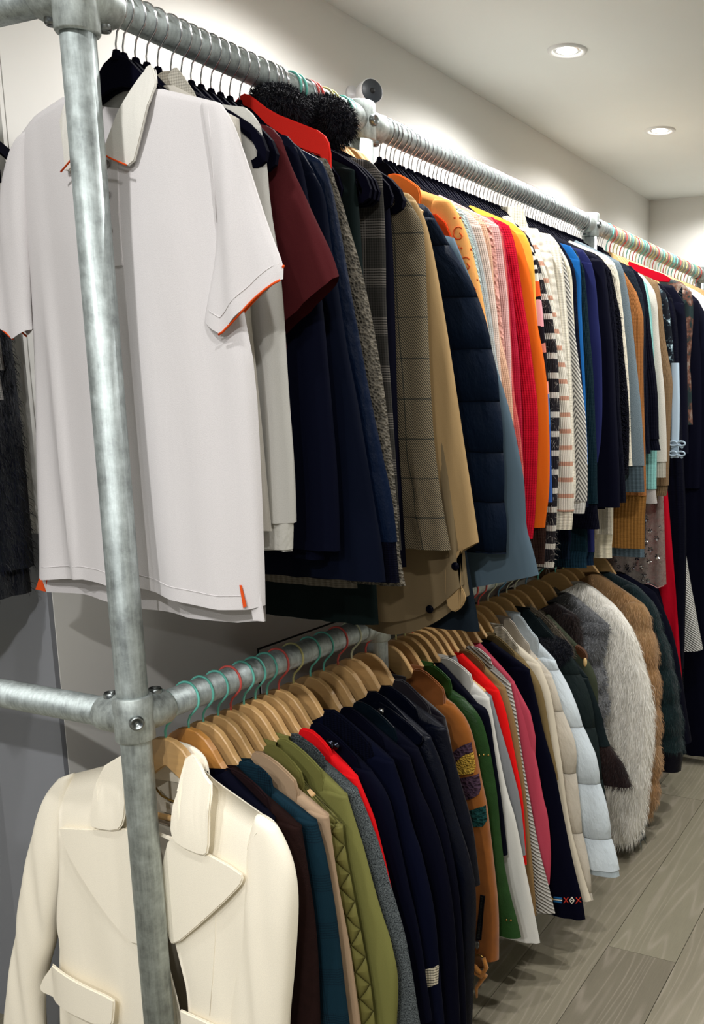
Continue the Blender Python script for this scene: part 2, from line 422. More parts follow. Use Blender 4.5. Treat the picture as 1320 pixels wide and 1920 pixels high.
# ------------------------------------------------------------------ hangers
def strip_geo(outer, inner, th):
    """flat band between two mirrored half-outlines, given thickness"""
    o = [(-x, z) for x, z in reversed(outer[1:])]+list(outer); i = [(-x, z) for x, z in reversed(inner[1:])]+list(inner)
    n = len(o); V = []; Fc = []
    for k in range(n):
        V += [(o[k][0], -th, o[k][1]), (o[k][0], th, o[k][1]), (i[k][0], th, i[k][1]), (i[k][0], -th, i[k][1])]
    for k in range(n-1):
        a, b = 4*k, 4*k+4
        for j in range(4):
            l = (j+1) % 4; Fc.append((a+j, b+j, b+l, a+l))
    Fc.append((0, 1, 2, 3)); Fc.append((4*n-1, 4*n-2, 4*n-3, 4*n-4))
    return V, Fc
V1, F1 = strip_geo([(0, 0), (.012, -.001), (.03, -.008), (.048, -.021), (.065, -.034), (.10, -.052), (.15, -.078), (.185, -.100), (.205, -.120), (.213, -.140), (.209, -.154), (.195, -.162), (.15, -.163), (.001, -.163)],
                   [(0, -.043), (.012, -.043), (.03, -.046), (.05, -.052), (.07, -.058), (.10, -.070), (.14, -.092), (.17, -.110), (.189, -.126), (.196, -.139), (.195, -.146), (.187, -.150), (.15, -.150), (.001, -.150)], .0032)
vm = bpy.data.meshes.new('hanger_body'); vm.from_pydata(V1, [], F1); vm.materials.append(M_VELVET)
nk, nf = tube_geo([(0, 0, .008), (0, 0, -.006)], [.005, .009], 8)
vn = bpy.data.meshes.new('hanger_neck'); vn.from_pydata([tuple(v) for v in nk], [], nf); vn.materials.append(M_VELVET)
V2, F2 = strip_geo([(0, 0), (.02, -.003), (.04, -.015), (.055, -.032), (.068, -.052), (.085, -.072), (.11, -.092), (.15, -.116), (.178, -.134)],
                   [(0, -.048), (.02, -.061), (.04, -.076), (.055, -.086), (.068, -.096), (.085, -.108), (.11, -.124), (.145, -.142), (.170, -.152)], .0065)
def wood_mesh(m):
    wm = bpy.data.meshes.new('hanger_body'); wm.from_pydata(V2, [], F2); wm.materials.append(m)
    bmm = bmesh.new(); bmm.from_mesh(wm); bmesh.ops.recalc_face_normals(bmm, faces=bmm.faces)
    bmesh.ops.bevel(bmm, geom=[e for e in bmm.edges if len(e.link_faces) == 2 and e.calc_face_angle(0) > 1], offset=.0018, segments=1, affect='EDGES')
    bmm.to_mesh(wm); bmm.free(); return wm
WM = [wood_mesh(M_WOOD), wood_mesh(M_WOOD2)]
bv, bf = tube_geo([(-.150, 0, -.146), (.150, 0, -.146)], .0055, 10)
BARM = bpy.data.meshes.new('trouser_bar'); BARM.from_pydata([tuple(v) for v in bv], [], bf); BARM.materials.append(M_WOOD)
BARM.polygons.foreach_set('use_smooth', [True]*len(BARM.polygons))
def hook_mesh(drop, wr, m):
    rr = R0+wr+.0006; pth = []
    for k in range(15):
        a = math.radians(205-k*(240/14)); pth.append((rr*math.cos(a), 0, rr*math.sin(a)+0))
    x1, z1 = pth[-1][0], pth[-1][2]
    e = -drop
    pth += [(x1*.62, 0, z1-.009), (x1*.2, 0, z1-.018), (0, 0, min(z1-.026, z1+(e-z1)*.7)), (0, 0, e)]
    pth = [(x, 0.0006*math.sin(i), z) for i, (x, y, z) in enumerate(pth)]
    v, f = tube_geo(pth, wr, 7)
    me = bpy.data.meshes.new('hook'); me.from_pydata([tuple(q) for q in v], [], f); me.materials.append(m)
    me.polygons.foreach_set('use_smooth', [True]*len(me.polygons)); return me
HK = {}
def hook(kind, color):
    k = (kind, color)
    if k not in HK:
        m = M_CHROME if color == 'silver' else vinyl(HOOKC[color])
        HK[k] = hook_mesh(.064 if kind == 'u' else .056, .0014 if color == 'silver' else .0021, m)
    return HK[k]
def hanger(y, tier, color, style, label, group=None, amber=False, rz=0, loc=None, sc=1.):
    zr = ZU if tier == 'u' else ZL; dz = -.066 if tier == 'u' else -.055
    h = empty('wooden_hanger' if style == 'wood' else 'velvet_hanger', loc or (XR, y, zr), label, 'hanger', group, rz)
    def ch(n, me, z=0):
        o = bpy.data.objects.new(n, me); COL.objects.link(o); o.parent = h; o.location = (0, 0, z); return o
    ch('hook', hook(tier, color))
    if style == 'wood':
        ch('hanger_body', WM[1 if amber else 0], dz); ch('trouser_bar', BARM, dz)
    else:
        b_ = ch('hanger_body', vm, dz); b_.scale = (sc, 1, 1); ch('hanger_neck', vn, dz)
    return h

# ------------------------------------------------------------------ cloth builder
def pillow(name, m, parent, Lc, Rc, T, yc=0., top_f=None, top_b=None, hem_f=None, hem_b=None, ns=15, nv=30,
           fold=.0, fl=.06, seed=0, tmin=.25, tfun=None, zo=0., p=4, topfall=4, power=1.0, lean=0., hem_fold=0., closex=None):
    """closed cloth shell hanging between a left and a right outline (x,z); front and back sheets share the side edges"""
    rg = random.Random(seed); ph = rg.random()*6; ph2 = rg.random()*6
    v = (np.linspace(0, 1, nv))**1.15
    Lc = np.asarray(Lc, float); Rc = np.asarray(Rc, float)
    zl = Lc[0, 1]+(Lc[-1, 1]-Lc[0, 1])*v; zr = Rc[0, 1]+(Rc[-1, 1]-Rc[0, 1])*v
    xl = sampz(Lc, zl); xr = sampz(Rc, zr)
    s = np.sin(np.linspace(-PI/2, PI/2, ns))
    s = .55*s+.45*np.linspace(-1, 1, ns)
    S, Vv = np.meshgrid(s, v); q = (S+1)/2
    X = xl[:, None]*(1-q)+xr[:, None]*q; Z0 = zl[:, None]*(1-q)+zr[:, None]*q
    def adj(top, hem):
        Z = Z0.copy()
        if top is not None:
            dt = np.array([top(x) for x in X[0]])-Z0[0]; Z += dt[None, :]*(1-Vv)**topfall
        if hem is not None:
            dh = np.array([hem(x) for x in X[-1]])-Z0[-1]; Z += dh[None, :]*Vv**6
        return Z
    Zf, Zb = adj(top_f, hem_f), adj(top_b if top_b else top_f, hem_b if hem_b else hem_f)
    env = np.sqrt(np.clip(1-np.abs(S)**p, 0, 1))
    H = zr[0]-zr[-1]
    tv = np.clip(tmin+(1-tmin)*np.sqrt(np.clip(v*H/.16, 0, 1)), 0, 1)[:, None]
    if tfun is not None: tv = tv*tfun(Z0)
    t = T*env*tv
    wave = fold*(np.sin(2*PI*X/fl+ph+1.3*np.sin(Z0*3+ph2))+.5*np.sin(2*PI*X/(fl*.57)+ph2+Z0*4))*np.clip(Vv*2.2, 0, 1)*env**.5
    if hem_fold: wave = wave+hem_fold*np.sin(2*PI*X/(fl*1.3)+ph)*Vv**3
    ln = lean*Vv
    Yf = yc-t+wave+ln; Yb = yc+t+wave*.8+ln
    nS = ns; Vt = []; UV = []
    du = np.zeros((nv, ns)); d = np.sqrt(np.diff(X, axis=1)**2+np.diff(Yf, axis=1)**2); du[:, 1:] = np.cumsum(d, axis=1)
    ur = du-du[:, -1:]; ur = ur*power
    for i in range(nv):
        for j in range(ns): Vt.append((X[i, j], Yf[i, j], Zf[i, j]-zo)); UV.append((ur[i, j], Zf[i, j]))
    nb = nv*ns
    bi = {}
    for i in range(nv):
        for j in range(1, ns-1):
            bi[(i, j)] = len(Vt); Vt.append((X[i, j], Yb[i, j], Zb[i, j]-zo)); UV.append((-ur[i, j], Zb[i, j]))
        bi[(i, 0)] = i*ns; bi[(i, ns-1)] = i*ns+ns-1
    Fc = []
    for i in range(nv-1):
        for j in range(ns-1):
            Fc.append((i*ns+j, (i+1)*ns+j, (i+1)*ns+j+1, i*ns+j+1))
            Fc.append((bi[(i, j)], bi[(i, j+1)], bi[(i+1, j+1)], bi[(i+1, j)]))
    if closex is not None:
        for j in range(ns-1):
            if min(abs(X[0, j]), abs(X[0, j+1])) >= closex-.004 and X[0, j]*X[0, j+1] > 0 or closex == 0:
                f = [j, j+1, bi[(0, j+1)], bi[(0, j)]]; f2 = []
                for q in f:
                    if q not in f2: f2.append(q)
                if len(f2) > 2: Fc.append(tuple(f2))
    o = mesh(name, Vt, Fc, m, parent, True, UV)
    return o

from mathutils.bvhtree import BVHTree
def surf(o):
    """front surface depth of a cloth mesh at (x,z local)"""
    b = BVHTree.FromPolygons([v.co[:] for v in o.data.vertices], [tuple(p.vertices) for p in o.data.polygons])
    def f(x, z, default=0.):
        h = b.ray_cast(Vector((x, -1, z)), Vector((0, 1, 0)))
        return h[0].y if h[0] is not None else default
    return f

def plate(name, m, parent, pts, y, th=.004, zo=0., bev=.0015, yfun=None, bulge=0., it=1, fine=0):
    """flat sewn-on cloth piece: outline (x,z), front at y"""
    pts = [tuple(p) for p in (chaikin(np.array(list(pts)+[pts[0]]), it)[:-1] if it else pts)]
    b = bmesh.new(); vs_ = [b.verts.new((x, 0, z)) for x, z in pts]
    f = b.faces.new(vs_)
    bmesh.ops.triangulate(b, faces=[f], quad_method='BEAUTY')
    bmesh.ops.subdivide_edges(b, edges=[e for e in b.edges if e.calc_length() > .03], cuts=1, use_grid_fill=True)
    for _ in range(3 if fine else 0):
        ee = [e for e in b.edges if e.calc_length() > fine]
        if ee: bmesh.ops.subdivide_edges(b, edges=ee, cuts=1); bmesh.ops.triangulate(b, faces=list(b.faces))
    g = bmesh.ops.extrude_face_region(b, geom=list(b.faces)); nvs = [e for e in g['geom'] if isinstance(e, bmesh.types.BMVert)]
    for q in nvs: q.co.y += th
    bmesh.ops.recalc_face_normals(b, faces=list(b.faces))
    ed = [e for e in b.edges if len(e.link_faces) == 2 and e.calc_face_angle(0) > 1.2]
    if bev and not fine: bmesh.ops.bevel(b, geom=ed, offset=bev, segments=2, affect='EDGES')
    uvl = b.loops.layers.uv.new('UVMap')
    for ff in b.faces:
        ff.smooth = True
        for l in ff.loops: l[uvl].uv = (l.vert.co.x, l.vert.co.z)
    for q in b.verts:
        x, z = q.co.x, q.co.z
        q.co.y += (yfun(x, z) if yfun else y); q.co.z = z-zo
    me = bpy.data.meshes.new(name); b.to_mesh(me); b.free(); me.set_sharp_from_angle(angle=math.radians(28))
    return link(name, me, m, parent)

def fur(parent_obj, m, n, length, width=.0011, down=.8, out=.35, seed=1, only_right=True, name='fur_pile', spread=.25):
    """short tapering hairs rooted on a cloth mesh"""
    me = parent_obj.data; rg = np.random.RandomState(seed)
    nv = len(me.vertices); co = np.zeros(nv*3); me.vertices.foreach_get('co', co); co = co.reshape(-1, 3)
    tris = []
    for pl in me.polygons:
        vi = list(pl.vertices)
        if only_right and np.mean([co[k][0] for k in vi]) < -.03: continue
        for k in range(1, len(vi)-1): tris.append((vi[0], vi[k], vi[k+1]))
    tr = np.array(tris); a, b, c = co[tr[:, 0]], co[tr[:, 1]], co[tr[:, 2]]
    cr = np.cross(b-a, c-a); ar = np.linalg.norm(cr, axis=1)+1e-12; pr = ar/ar.sum()
    k = rg.choice(len(tr), n, p=pr); r1 = np.sqrt(rg.rand(n)); r2 = rg.rand(n)
    P0 = (1-r1)[:, None]*a[k]+(r1*(1-r2))[:, None]*b[k]+(r1*r2)[:, None]*c[k]
    N = cr[k]/ar[k][:, None]
    D = N*out+np.array([0, 0, -down])+rg.randn(n, 3)*spread
    D /= np.linalg.norm(D, axis=1)[:, None]
    Lh = length*(.6+.6*rg.rand(n))
    side = np.cross(D, N+rg.randn(n, 3)*.3); side /= (np.linalg.norm(side, axis=1)[:, None]+1e-9)
    wv = side*width*.5
    mid = P0+D*(Lh*.55)[:, None]+N*(Lh*.12)[:, None]
    tip = P0+D*Lh[:, None]+np.array([0, 0, -1])*(Lh*.25)[:, None]
    Vt = np.stack([P0-wv, P0+wv, mid+wv*.8, mid-wv*.8, tip], 1).reshape(-1, 3)
    base = np.arange(n)*5
    li = np.concatenate([np.stack([base, base+1, base+2, base+3], 1).ravel(), np.stack([base+3, base+2, base+4], 1).ravel()])
    ls = np.concatenate([np.arange(n)*4, 4*n+np.arange(n)*3]); lt = np.concatenate([np.full(n, 4), np.full(n, 3)])
    fm = bpy.data.meshes.new(name); fm.vertices.add(5*n); fm.vertices.foreach_set('co', Vt.ravel())
    fm.loops.add(7*n); fm.loops.foreach_set('vertex_index', li.astype(np.int32))
    fm.polygons.add(2*n); fm.polygons.foreach_set('loop_start', ls.astype(np.int32))
    ul = fm.uv_layers.new(name='UVMap')
    uvv = np.repeat(np.stack([P0[:, 0]+P0[:, 1]*.5, P0[:, 2]], 1), 5, axis=0)+rg.rand(5*n, 2)*.002
    ul.data.foreach_set('uv', uvv[li].astype(np.float32).ravel())
    fm.update(calc_edges=True); fm.validate()
    o = link(name, fm, m, parent_obj); o['kind'] = 'stuff'
    return o

def front_y(T, w=.235):
    return lambda x: -T*math.sqrt(max(0, 1-min(1, abs(x)/w)**4))

def garment(name, label, cat, tier, y, T, edge, m, ti=1, hem=None, w=.125, cuff=None, hemrib=None, collar=None, xb=None,
            flare=.02, fold=.004, seed=0, tfun=None, vneck=.05, group=None, nosleeve=False, ends=None, wc=None, furs=None,
            msl=None, slT=1.0, hemf=None, nn=None, xn=None, tmin=.25, hem_fold=0, xpuff=None):
    zo = ZU if tier == 'u' else ZL
    g = empty(name, (XR, y, zo), label, cat, group)
    edge = [tuple(e) for e in edge]
    xt, zt = edge[ti]
    xn = xn or (.062 if tier == 'u' else .094)
    sl = .36 if tier == 'u' else .5
    if ti > 0 and xt-edge[0][0] > .025: sl = min(.62 if tier == 'l' else .52, max(.25, (edge[0][1]-zt)/(xt-edge[0][0])))
    zn = zt+(xt-xn)*sl
    if tier == 'l' and ti and xt < .26: zn = max(zn, .888)
    if nn: zn = nn
    px = [0, xn]+[e[0] for e in edge[:ti] if e[0] > xn+.01]+[xt]
    pf = [zn-vneck, zn]+[e[1] for e in edge[:ti] if e[0] > xn+.01]+[zt]
    pb = [zn-.012]+pf[1:]
    topf = lambda x: float(np.interp(abs(x), px, pf)); topb = lambda x: float(np.interp(abs(x), px, pb))
    hem = hem if hem is not None else edge[-1][1]-.03
    xb = xb or min(.215, xt)
    Rb = chaikin([(xt, zt), (xb+.004, zt-.10), (xb, zt-.25), (xb+flare*.5, (zt+hem)/2-.1 if (zt+hem)/2-.1 > hem else hem+.05), (xb+flare, hem)], 1)
    hr = hemrib[0] if hemrib else 0
    Rm = Rb.copy()
    if hr:
        zz = np.linspace(zt, hem+hr, 12); Rm = np.stack([sampz(Rb, zz), zz], 1)
    Lm = Rm*np.array([-1, 1])
    Tb = T*.8
    tm_ = min(1, (.0088 if tier == 'l' else .005)/Tb)
    bo = pillow('body', m, g, Lm, Rm, Tb, 0, topf, topb, hem_f=hemf, ns=27, nv=26, fold=fold, seed=seed, zo=zo, tfun=tfun, tmin=max(tm_, tmin*.7), topfall=5, hem_fold=hem_fold, closex=xn, p=8)
    if hr:
        R2 = np.array([(Rm[-1, 0], hem+hr), (Rm[-1, 0]-.004, hem+hr*.5), (Rm[-1, 0]-.002, hem)])
        pillow('hem_rib', hemrib[1], g, R2*np.array([-1, 1]), R2, Tb*1.04, 0, ns=23, nv=5, fold=fold*.4, seed=seed, zo=zo, tmin=1)
    if furs: fur(bo, furs[0], int(furs[1]*.45), furs[2], seed=seed, **furs[3])
    out = dict(g=g, body=bo)
    if not nosleeve:
        R = chaikin(edge[ti:], 2); ze = R[-1, 1]
        zs = np.linspace(R[0, 1], ze, 60); xr = sampz(R, zs); dd = (R[0, 1]-zs)
        if xpuff: xr = xr+xpuff[0]*(np.sqrt(np.abs(np.sin(PI*(zs+xpuff[2])/xpuff[1])))-.7)*np.clip(dd/.05, 0, 1)
        wc_ = wc or w*.82
        ww = np.clip(.035+(w-.035)*np.sqrt(np.clip(dd/.13, 0, 1)), 0, w); ww = ww+(wc_-w)*np.clip((dd-.1)/max(.1, R[0, 1]-ze-.1), 0, 1)
        Rr = np.stack([xr, zs], 1); Ll = np.stack([xr-ww, zs+ww*sl*.5*np.exp(-dd/.04)], 1)
        cl = cuff[0] if cuff else 0
        n1 = len(zs)
        if cl: n1 = int(np.searchsorted(-zs, -(ze+cl)))
        for sgn in (1, -1):
            Ra, La = (Rr, Ll) if sgn > 0 else (Ll*np.array([-1, 1]), Rr*np.array([-1, 1]))
            so = pillow('sleeve', msl or m, g, La[:n1], Ra[:n1], T*slT, -.1*T, ns=13 if sgn > 0 else 9, nv=56 if sgn > 0 else 14, fold=fold*.5, fl=.045, seed=seed+1, zo=zo, tfun=tfun, tmin=max(tmin, tm_), p=3, hem_f=ends, hem_b=ends, closex=0)
            if cl:
                k = .86
                Rc_ = np.stack([Ra[n1-1:, 0]-(.003 if sgn > 0 else .004), Ra[n1-1:, 1]], 1); Lc_ = np.stack([La[n1-1:, 0]+.004, La[n1-1:, 1]], 1)
                pillow('cuff', cuff[1], g, Lc_, Rc_, T*k, -.1*T, ns=13, nv=5, fold=0, zo=zo, tmin=1, p=3)
            if sgn > 0:
                out['sleeve'] = so
                if furs: fur(so, furs[0], int(furs[1]*.55), furs[2], seed=seed+3, **furs[3])
    if collar:
        cm, ch, cw = collar[:3]
        for sgn in (1, -1):
            pts = [(xn-.012, zn+ch*.9), (xn+.012, zn+ch), (xn+cw*.6, zn-cw*.6*sl+.012), (xn+cw, zn-cw*sl+.002), (xn+cw*.9, zn-cw*sl-.055), (xn+cw*.25, zn-.06), (xn-.02, zn-.05)]
            pts = [(sgn*a, b) for a, b in pts]
            plate('collar', cm, g, pts, -Tb*.55-.004, .008, zo=zo, bev=.0025)
        if ch > .004:
            hh = ch+.0
            sv = [(-xn, 0), (-xn*.6, .006), (0, .009), (xn*.6, .006), (xn, 0)]
            V = []; Fc = []
            for (a, b) in sv: V += [(a, Tb*.3+b, zn-.03-zo), (a, Tb*.3+b+.002, zn+hh-zo), (a, Tb*.3+b+.007, zn+hh-zo-.001), (a, Tb*.3+b+.009, zn-.03-zo)]
            for k in range(4):
                for j in range(3): Fc.append((4*k+j, 4*k+4+j, 4*k+5+j, 4*k+1+j))
            mesh('collar_stand', cm, g) if False else mesh('collar_stand', V, Fc, cm, g, True, [(v_[0], v_[2]) for v_ in V])
    return out

def puff(per, ph=0., k=.3):
    return lambda Z: (1-k)+k*np.sqrt(np.abs(np.sin(PI*(Z+ph)/per))+1e-6)

# measured outer outlines (x from the rail, height) in metres
EU = {
 'grey': [(0.179,1.924),(0.203,1.896),(0.211,1.85),(0.213,1.785),(0.229,1.686),(0.229,1.509),(0.233,1.41),(0.232,1.321),(0.227,1.268)],
 'maroon': [(0.188,1.907),(0.21,1.884),(0.226,1.843),(0.246,1.807),(0.262,1.774),(0.294,1.715),(0.304,1.682)],
 'navyA': [(0.192,1.901),(0.208,1.883),(0.221,1.85),(0.231,1.786),(0.238,1.722),(0.246,1.657),(0.255,1.509),(0.263,1.372),(0.262,1.257)],
 'navyB': [(0.176,1.902),(0.211,1.852),(0.231,1.821),(0.238,1.744),(0.248,1.685),(0.26,1.589),(0.277,1.509),(0.288,1.44),(0.305,1.331),(0.317,1.263),(0.322,1.203)],
 'blue': [(0.175,1.893),(0.201,1.879),(0.218,1.847),(0.233,1.771),(0.246,1.689),(0.261,1.607),(0.279,1.509),(0.297,1.426),(0.316,1.342),(0.323,1.288),(0.33,1.196)],
 'boucle': [(0.183,1.892),(0.199,1.861),(0.214,1.82),(0.229,1.771),(0.242,1.732),(0.257,1.672),(0.271,1.603),(0.286,1.509),(0.294,1.428),(0.304,1.337),(0.306,1.24),(0.317,1.183)],
 'glen': [(0.181,1.917),(0.205,1.891),(0.194,1.874),(0.184,1.839),(0.175,1.794),(0.175,1.719),(0.186,1.612),(0.193,1.509),(0.199,1.401),(0.207,1.291)],
 'tweed': [(0.206,1.869),(0.223,1.846),(0.243,1.82),(0.247,1.776),(0.248,1.714),(0.252,1.536),(0.259,1.394),(0.278,1.276),(0.291,1.214)],
 'camel': [(0.186,1.883),(0.202,1.869),(0.217,1.846),(0.229,1.814),(0.244,1.749),(0.262,1.65),(0.278,1.552),(0.291,1.468),(0.302,1.397),(0.315,1.32),(0.329,1.23)],
 'puffer': [(0.177,1.877),(0.2,1.849),(0.245,1.779),(0.276,1.733),(0.292,1.706),(0.316,1.633),(0.327,1.583),(0.336,1.541),(0.345,1.447),(0.348,1.384),(0.348,1.3),(0.353,1.268),(0.353,1.193)],
 'steel': [(0.214,1.825),(0.272,1.699),(0.295,1.615),(0.321,1.541),(0.335,1.501),(0.35,1.453),(0.363,1.393),(0.373,1.351),(0.377,1.298),(0.378,1.254),(0.392,1.223),(0.407,1.179)],
 'mono': [(0.151,1.912),(0.193,1.896),(0.209,1.876),(0.234,1.827),(0.247,1.779),(0.261,1.727),(0.271,1.675),(0.29,1.574)],
 'aqua': [(0.175,1.895),(0.203,1.879),(0.225,1.831),(0.239,1.776),(0.246,1.731),(0.256,1.663),(0.273,1.554)],
 'palegrey': [(0.175,1.896),(0.196,1.878),(0.216,1.836),(0.233,1.776),(0.244,1.723),(0.257,1.643),(0.264,1.588),(0.276,1.521)],
 'blush': [(0.181,1.892),(0.213,1.86),(0.229,1.811),(0.243,1.737),(0.255,1.645),(0.258,1.546),(0.273,1.441)],
 'peach': [(0.177,1.895),(0.206,1.872),(0.222,1.829),(0.228,1.738),(0.237,1.647),(0.259,1.573),(0.27,1.51),(0.273,1.44),(0.274,1.394)],
 'fringe': [(0.174,1.895),(0.203,1.876),(0.218,1.833),(0.221,1.756),(0.231,1.672),(0.244,1.557)],
 'pink': [(0.179,1.894),(0.209,1.875),(0.216,1.85),(0.221,1.803),(0.232,1.724),(0.235,1.651),(0.239,1.606),(0.239,1.536),(0.244,1.438)],
 'salmon': [(0.18,1.897),(0.207,1.861),(0.218,1.795),(0.226,1.676),(0.233,1.513),(0.249,1.441),(0.257,1.365),(0.26,1.316)],
 'crimson': [(0.175,1.903),(0.199,1.867),(0.21,1.798),(0.223,1.728),(0.229,1.654),(0.236,1.608),(0.242,1.5),(0.246,1.416),(0.246,1.313)],
 'redrib': [(0.173,1.901),(0.197,1.888),(0.213,1.848),(0.224,1.777),(0.233,1.719),(0.246,1.656),(0.257,1.572),(0.268,1.5),(0.271,1.44),(0.27,1.387),(0.267,1.313),(0.263,1.225),(0.256,1.171)],
 'orange': [(0.176,1.894),(0.197,1.877),(0.214,1.851),(0.228,1.805),(0.242,1.746),(0.254,1.657),(0.264,1.622),(0.278,1.537),(0.283,1.439),(0.285,1.373),(0.284,1.272),(0.277,1.234),(0.273,1.195)],
 'yellow': [(0.172,1.907),(0.204,1.881),(0.22,1.853),(0.23,1.797),(0.233,1.713),(0.236,1.685),(0.239,1.611)],
 'multi': [(0.183,1.897),(0.206,1.873),(0.218,1.837),(0.227,1.8),(0.234,1.744),(0.24,1.702),(0.243,1.661),(0.249,1.613),(0.255,1.533),(0.259,1.476),(0.263,1.356)],
 'stripe': [(0.176,1.886),(0.198,1.856),(0.215,1.806),(0.232,1.744),(0.246,1.706),(0.25,1.664),(0.256,1.64),(0.262,1.576),(0.266,1.487),(0.265,1.367),(0.263,1.302),(0.26,1.222),(0.258,1.155),(0.252,1.075)],
 'pinkstripe': [(0.16,1.905),(0.194,1.859),(0.213,1.808),(0.226,1.76),(0.239,1.709),(0.251,1.642),(0.263,1.59),(0.274,1.513),(0.281,1.436),(0.286,1.352),(0.292,1.214),(0.288,1.173)],
 'holes': [(0.167,1.918),(0.207,1.854),(0.216,1.802),(0.229,1.726),(0.235,1.669),(0.247,1.618),(0.262,1.461),(0.269,1.349),(0.273,1.225)],
 'creamrib': [(0.184,1.91),(0.209,1.88),(0.219,1.833),(0.228,1.756),(0.236,1.672),(0.244,1.593),(0.251,1.46),(0.257,1.332),(0.26,1.283),(0.258,1.241)],
 'herring': [(0.18,1.897),(0.201,1.851),(0.212,1.819),(0.22,1.784),(0.228,1.722),(0.236,1.661),(0.246,1.6),(0.257,1.526),(0.265,1.475),(0.27,1.43),(0.274,1.341),(0.275,1.237),(0.27,1.198)],
 'navy1': [(0.162,1.91),(0.188,1.877),(0.206,1.851),(0.217,1.81),(0.22,1.733),(0.228,1.637),(0.239,1.511),(0.251,1.354),(0.258,1.209)],
 'bright': [(0.178,1.902),(0.205,1.864),(0.211,1.815),(0.212,1.738),(0.214,1.714),(0.218,1.644),(0.223,1.581),(0.227,1.501),(0.23,1.429),(0.236,1.322)],
 'teal': [(0.171,1.901),(0.2,1.842),(0.208,1.779),(0.216,1.69),(0.228,1.591),(0.234,1.501),(0.238,1.427),(0.244,1.344),(0.246,1.221),(0.258,1.136)],
 'indigo': [(0.175,1.905),(0.202,1.868),(0.214,1.826),(0.221,1.761),(0.227,1.693),(0.234,1.648),(0.237,1.575),(0.239,1.501),(0.239,1.444),(0.236,1.384),(0.227,1.32)],
 'blackA': [(0.176,1.905),(0.21,1.883),(0.223,1.848),(0.233,1.766),(0.236,1.742),(0.247,1.659),(0.254,1.556),(0.261,1.451),(0.273,1.311),(0.276,1.187)],
 'blackB': [(0.172,1.91),(0.21,1.872),(0.226,1.813),(0.237,1.738),(0.243,1.69),(0.253,1.557),(0.257,1.462),(0.275,1.28),(0.28,1.197)],
 'tufted': [(0.169,1.909),(0.207,1.864),(0.225,1.793),(0.241,1.73),(0.245,1.685),(0.257,1.581),(0.269,1.496),(0.273,1.39),(0.272,1.276)],
 'cream': [(0.176,1.914),(0.203,1.89),(0.217,1.859),(0.224,1.807),(0.234,1.744),(0.238,1.703),(0.246,1.646),(0.256,1.538),(0.261,1.453),(0.267,1.337)],
 'marl': [(0.161,1.922),(0.199,1.903),(0.214,1.88),(0.222,1.843),(0.233,1.801),(0.248,1.701),(0.258,1.626),(0.27,1.539),(0.281,1.453),(0.292,1.32),(0.298,1.217)],
 'tan': [(0.162,1.909),(0.197,1.876),(0.215,1.834),(0.219,1.795),(0.23,1.709),(0.236,1.649),(0.246,1.539),(0.253,1.43),(0.261,1.331)],
 'inky': [(0.164,1.915),(0.209,1.888),(0.229,1.848),(0.237,1.791),(0.242,1.676),(0.25,1.54),(0.257,1.411),(0.266,1.326)],
 'blackC': [(0.167,1.914),(0.209,1.871),(0.225,1.813),(0.238,1.714),(0.249,1.633),(0.264,1.541),(0.271,1.449),(0.273,1.379),(0.284,1.334)],
 'aquarib': [(0.16,1.912),(0.206,1.86),(0.224,1.784),(0.24,1.581),(0.252,1.408),(0.254,1.264),(0.254,1.203),(0.262,1.155)],
 'lightgrey': [(0.171,1.901),(0.203,1.865),(0.22,1.841),(0.229,1.795),(0.234,1.72),(0.244,1.637),(0.26,1.519),(0.269,1.398),(0.273,1.313),(0.275,1.238)],
 'taupe': [(0.165,1.902),(0.207,1.881),(0.221,1.835),(0.228,1.776),(0.24,1.687),(0.269,1.567),(0.27,1.519),(0.267,1.421),(0.265,1.299),(0.266,1.194),(0.261,1.17)],
 'floral': [(0.157,1.893),(0.206,1.855),(0.221,1.809),(0.235,1.692),(0.246,1.594),(0.251,1.531),(0.255,1.402),(0.258,1.304)],
 'blackD': [(0.156,1.899),(0.2,1.847),(0.222,1.773),(0.235,1.588),(0.249,1.399),(0.265,1.208),(0.281,1.013)],
 'redgown': [(0.164,1.897),(0.198,1.587),(0.216,1.211),(0.23,1.056),(0.25,0.936),(0.277,0.752),(0.299,0.564),(0.313,0.442)],
 'blackE': [(0.179,1.9),(0.226,1.833),(0.239,1.74),(0.244,1.589),(0.257,1.3)],
 'camo': [(0.167,1.927),(0.205,1.891),(0.215,1.838),(0.215,1.762),(0.21,1.67),(0.204,1.603),(0.194,1.521),(0.174,1.424)],
 'whitestripe': [(0.189,1.909),(0.207,1.591),(0.207,1.193),(0.228,0.989),(0.266,0.783),(0.317,0.545)],
 'redtop': [(0.06,1.975),(0.17,1.93),(0.18,1.87),(0.17,1.8),(0.16,1.5)],
 'hid1': [(0.1,1.93),(0.185,1.89),(0.195,1.8),(0.2,1.5),(0.2,1.25)],
 'hid2': [(0.1,1.93),(0.19,1.88),(0.2,1.8),(0.2,1.5),(0.2,1.25)],
 'slate': [(0.15,1.89),(0.18,1.86),(0.19,1.8),(0.21,1.6),(0.24,1.4),(0.275,1.2)],
 'brownk': [(0.158,1.89),(0.188,1.86),(0.213,1.75),(0.236,1.66),(0.25,1.464),(0.25,1.358),(0.242,1.194),(0.237,1.09)],
 'sequin': [(0.17,1.9),(0.2,1.87),(0.21,1.7),(0.22,1.3),(0.23,0.85)],
 'fillA': [(0.16,1.91),(0.205,1.87),(0.225,1.8),(0.24,1.6),(0.25,1.3),(0.25,1.15)],
 'fillB': [(0.16,1.92),(0.205,1.89),(0.225,1.84),(0.235,1.7),(0.24,1.6)],
 'fillC': [(0.16,1.91),(0.2,1.87),(0.215,1.8),(0.22,1.6),(0.23,1.2)],
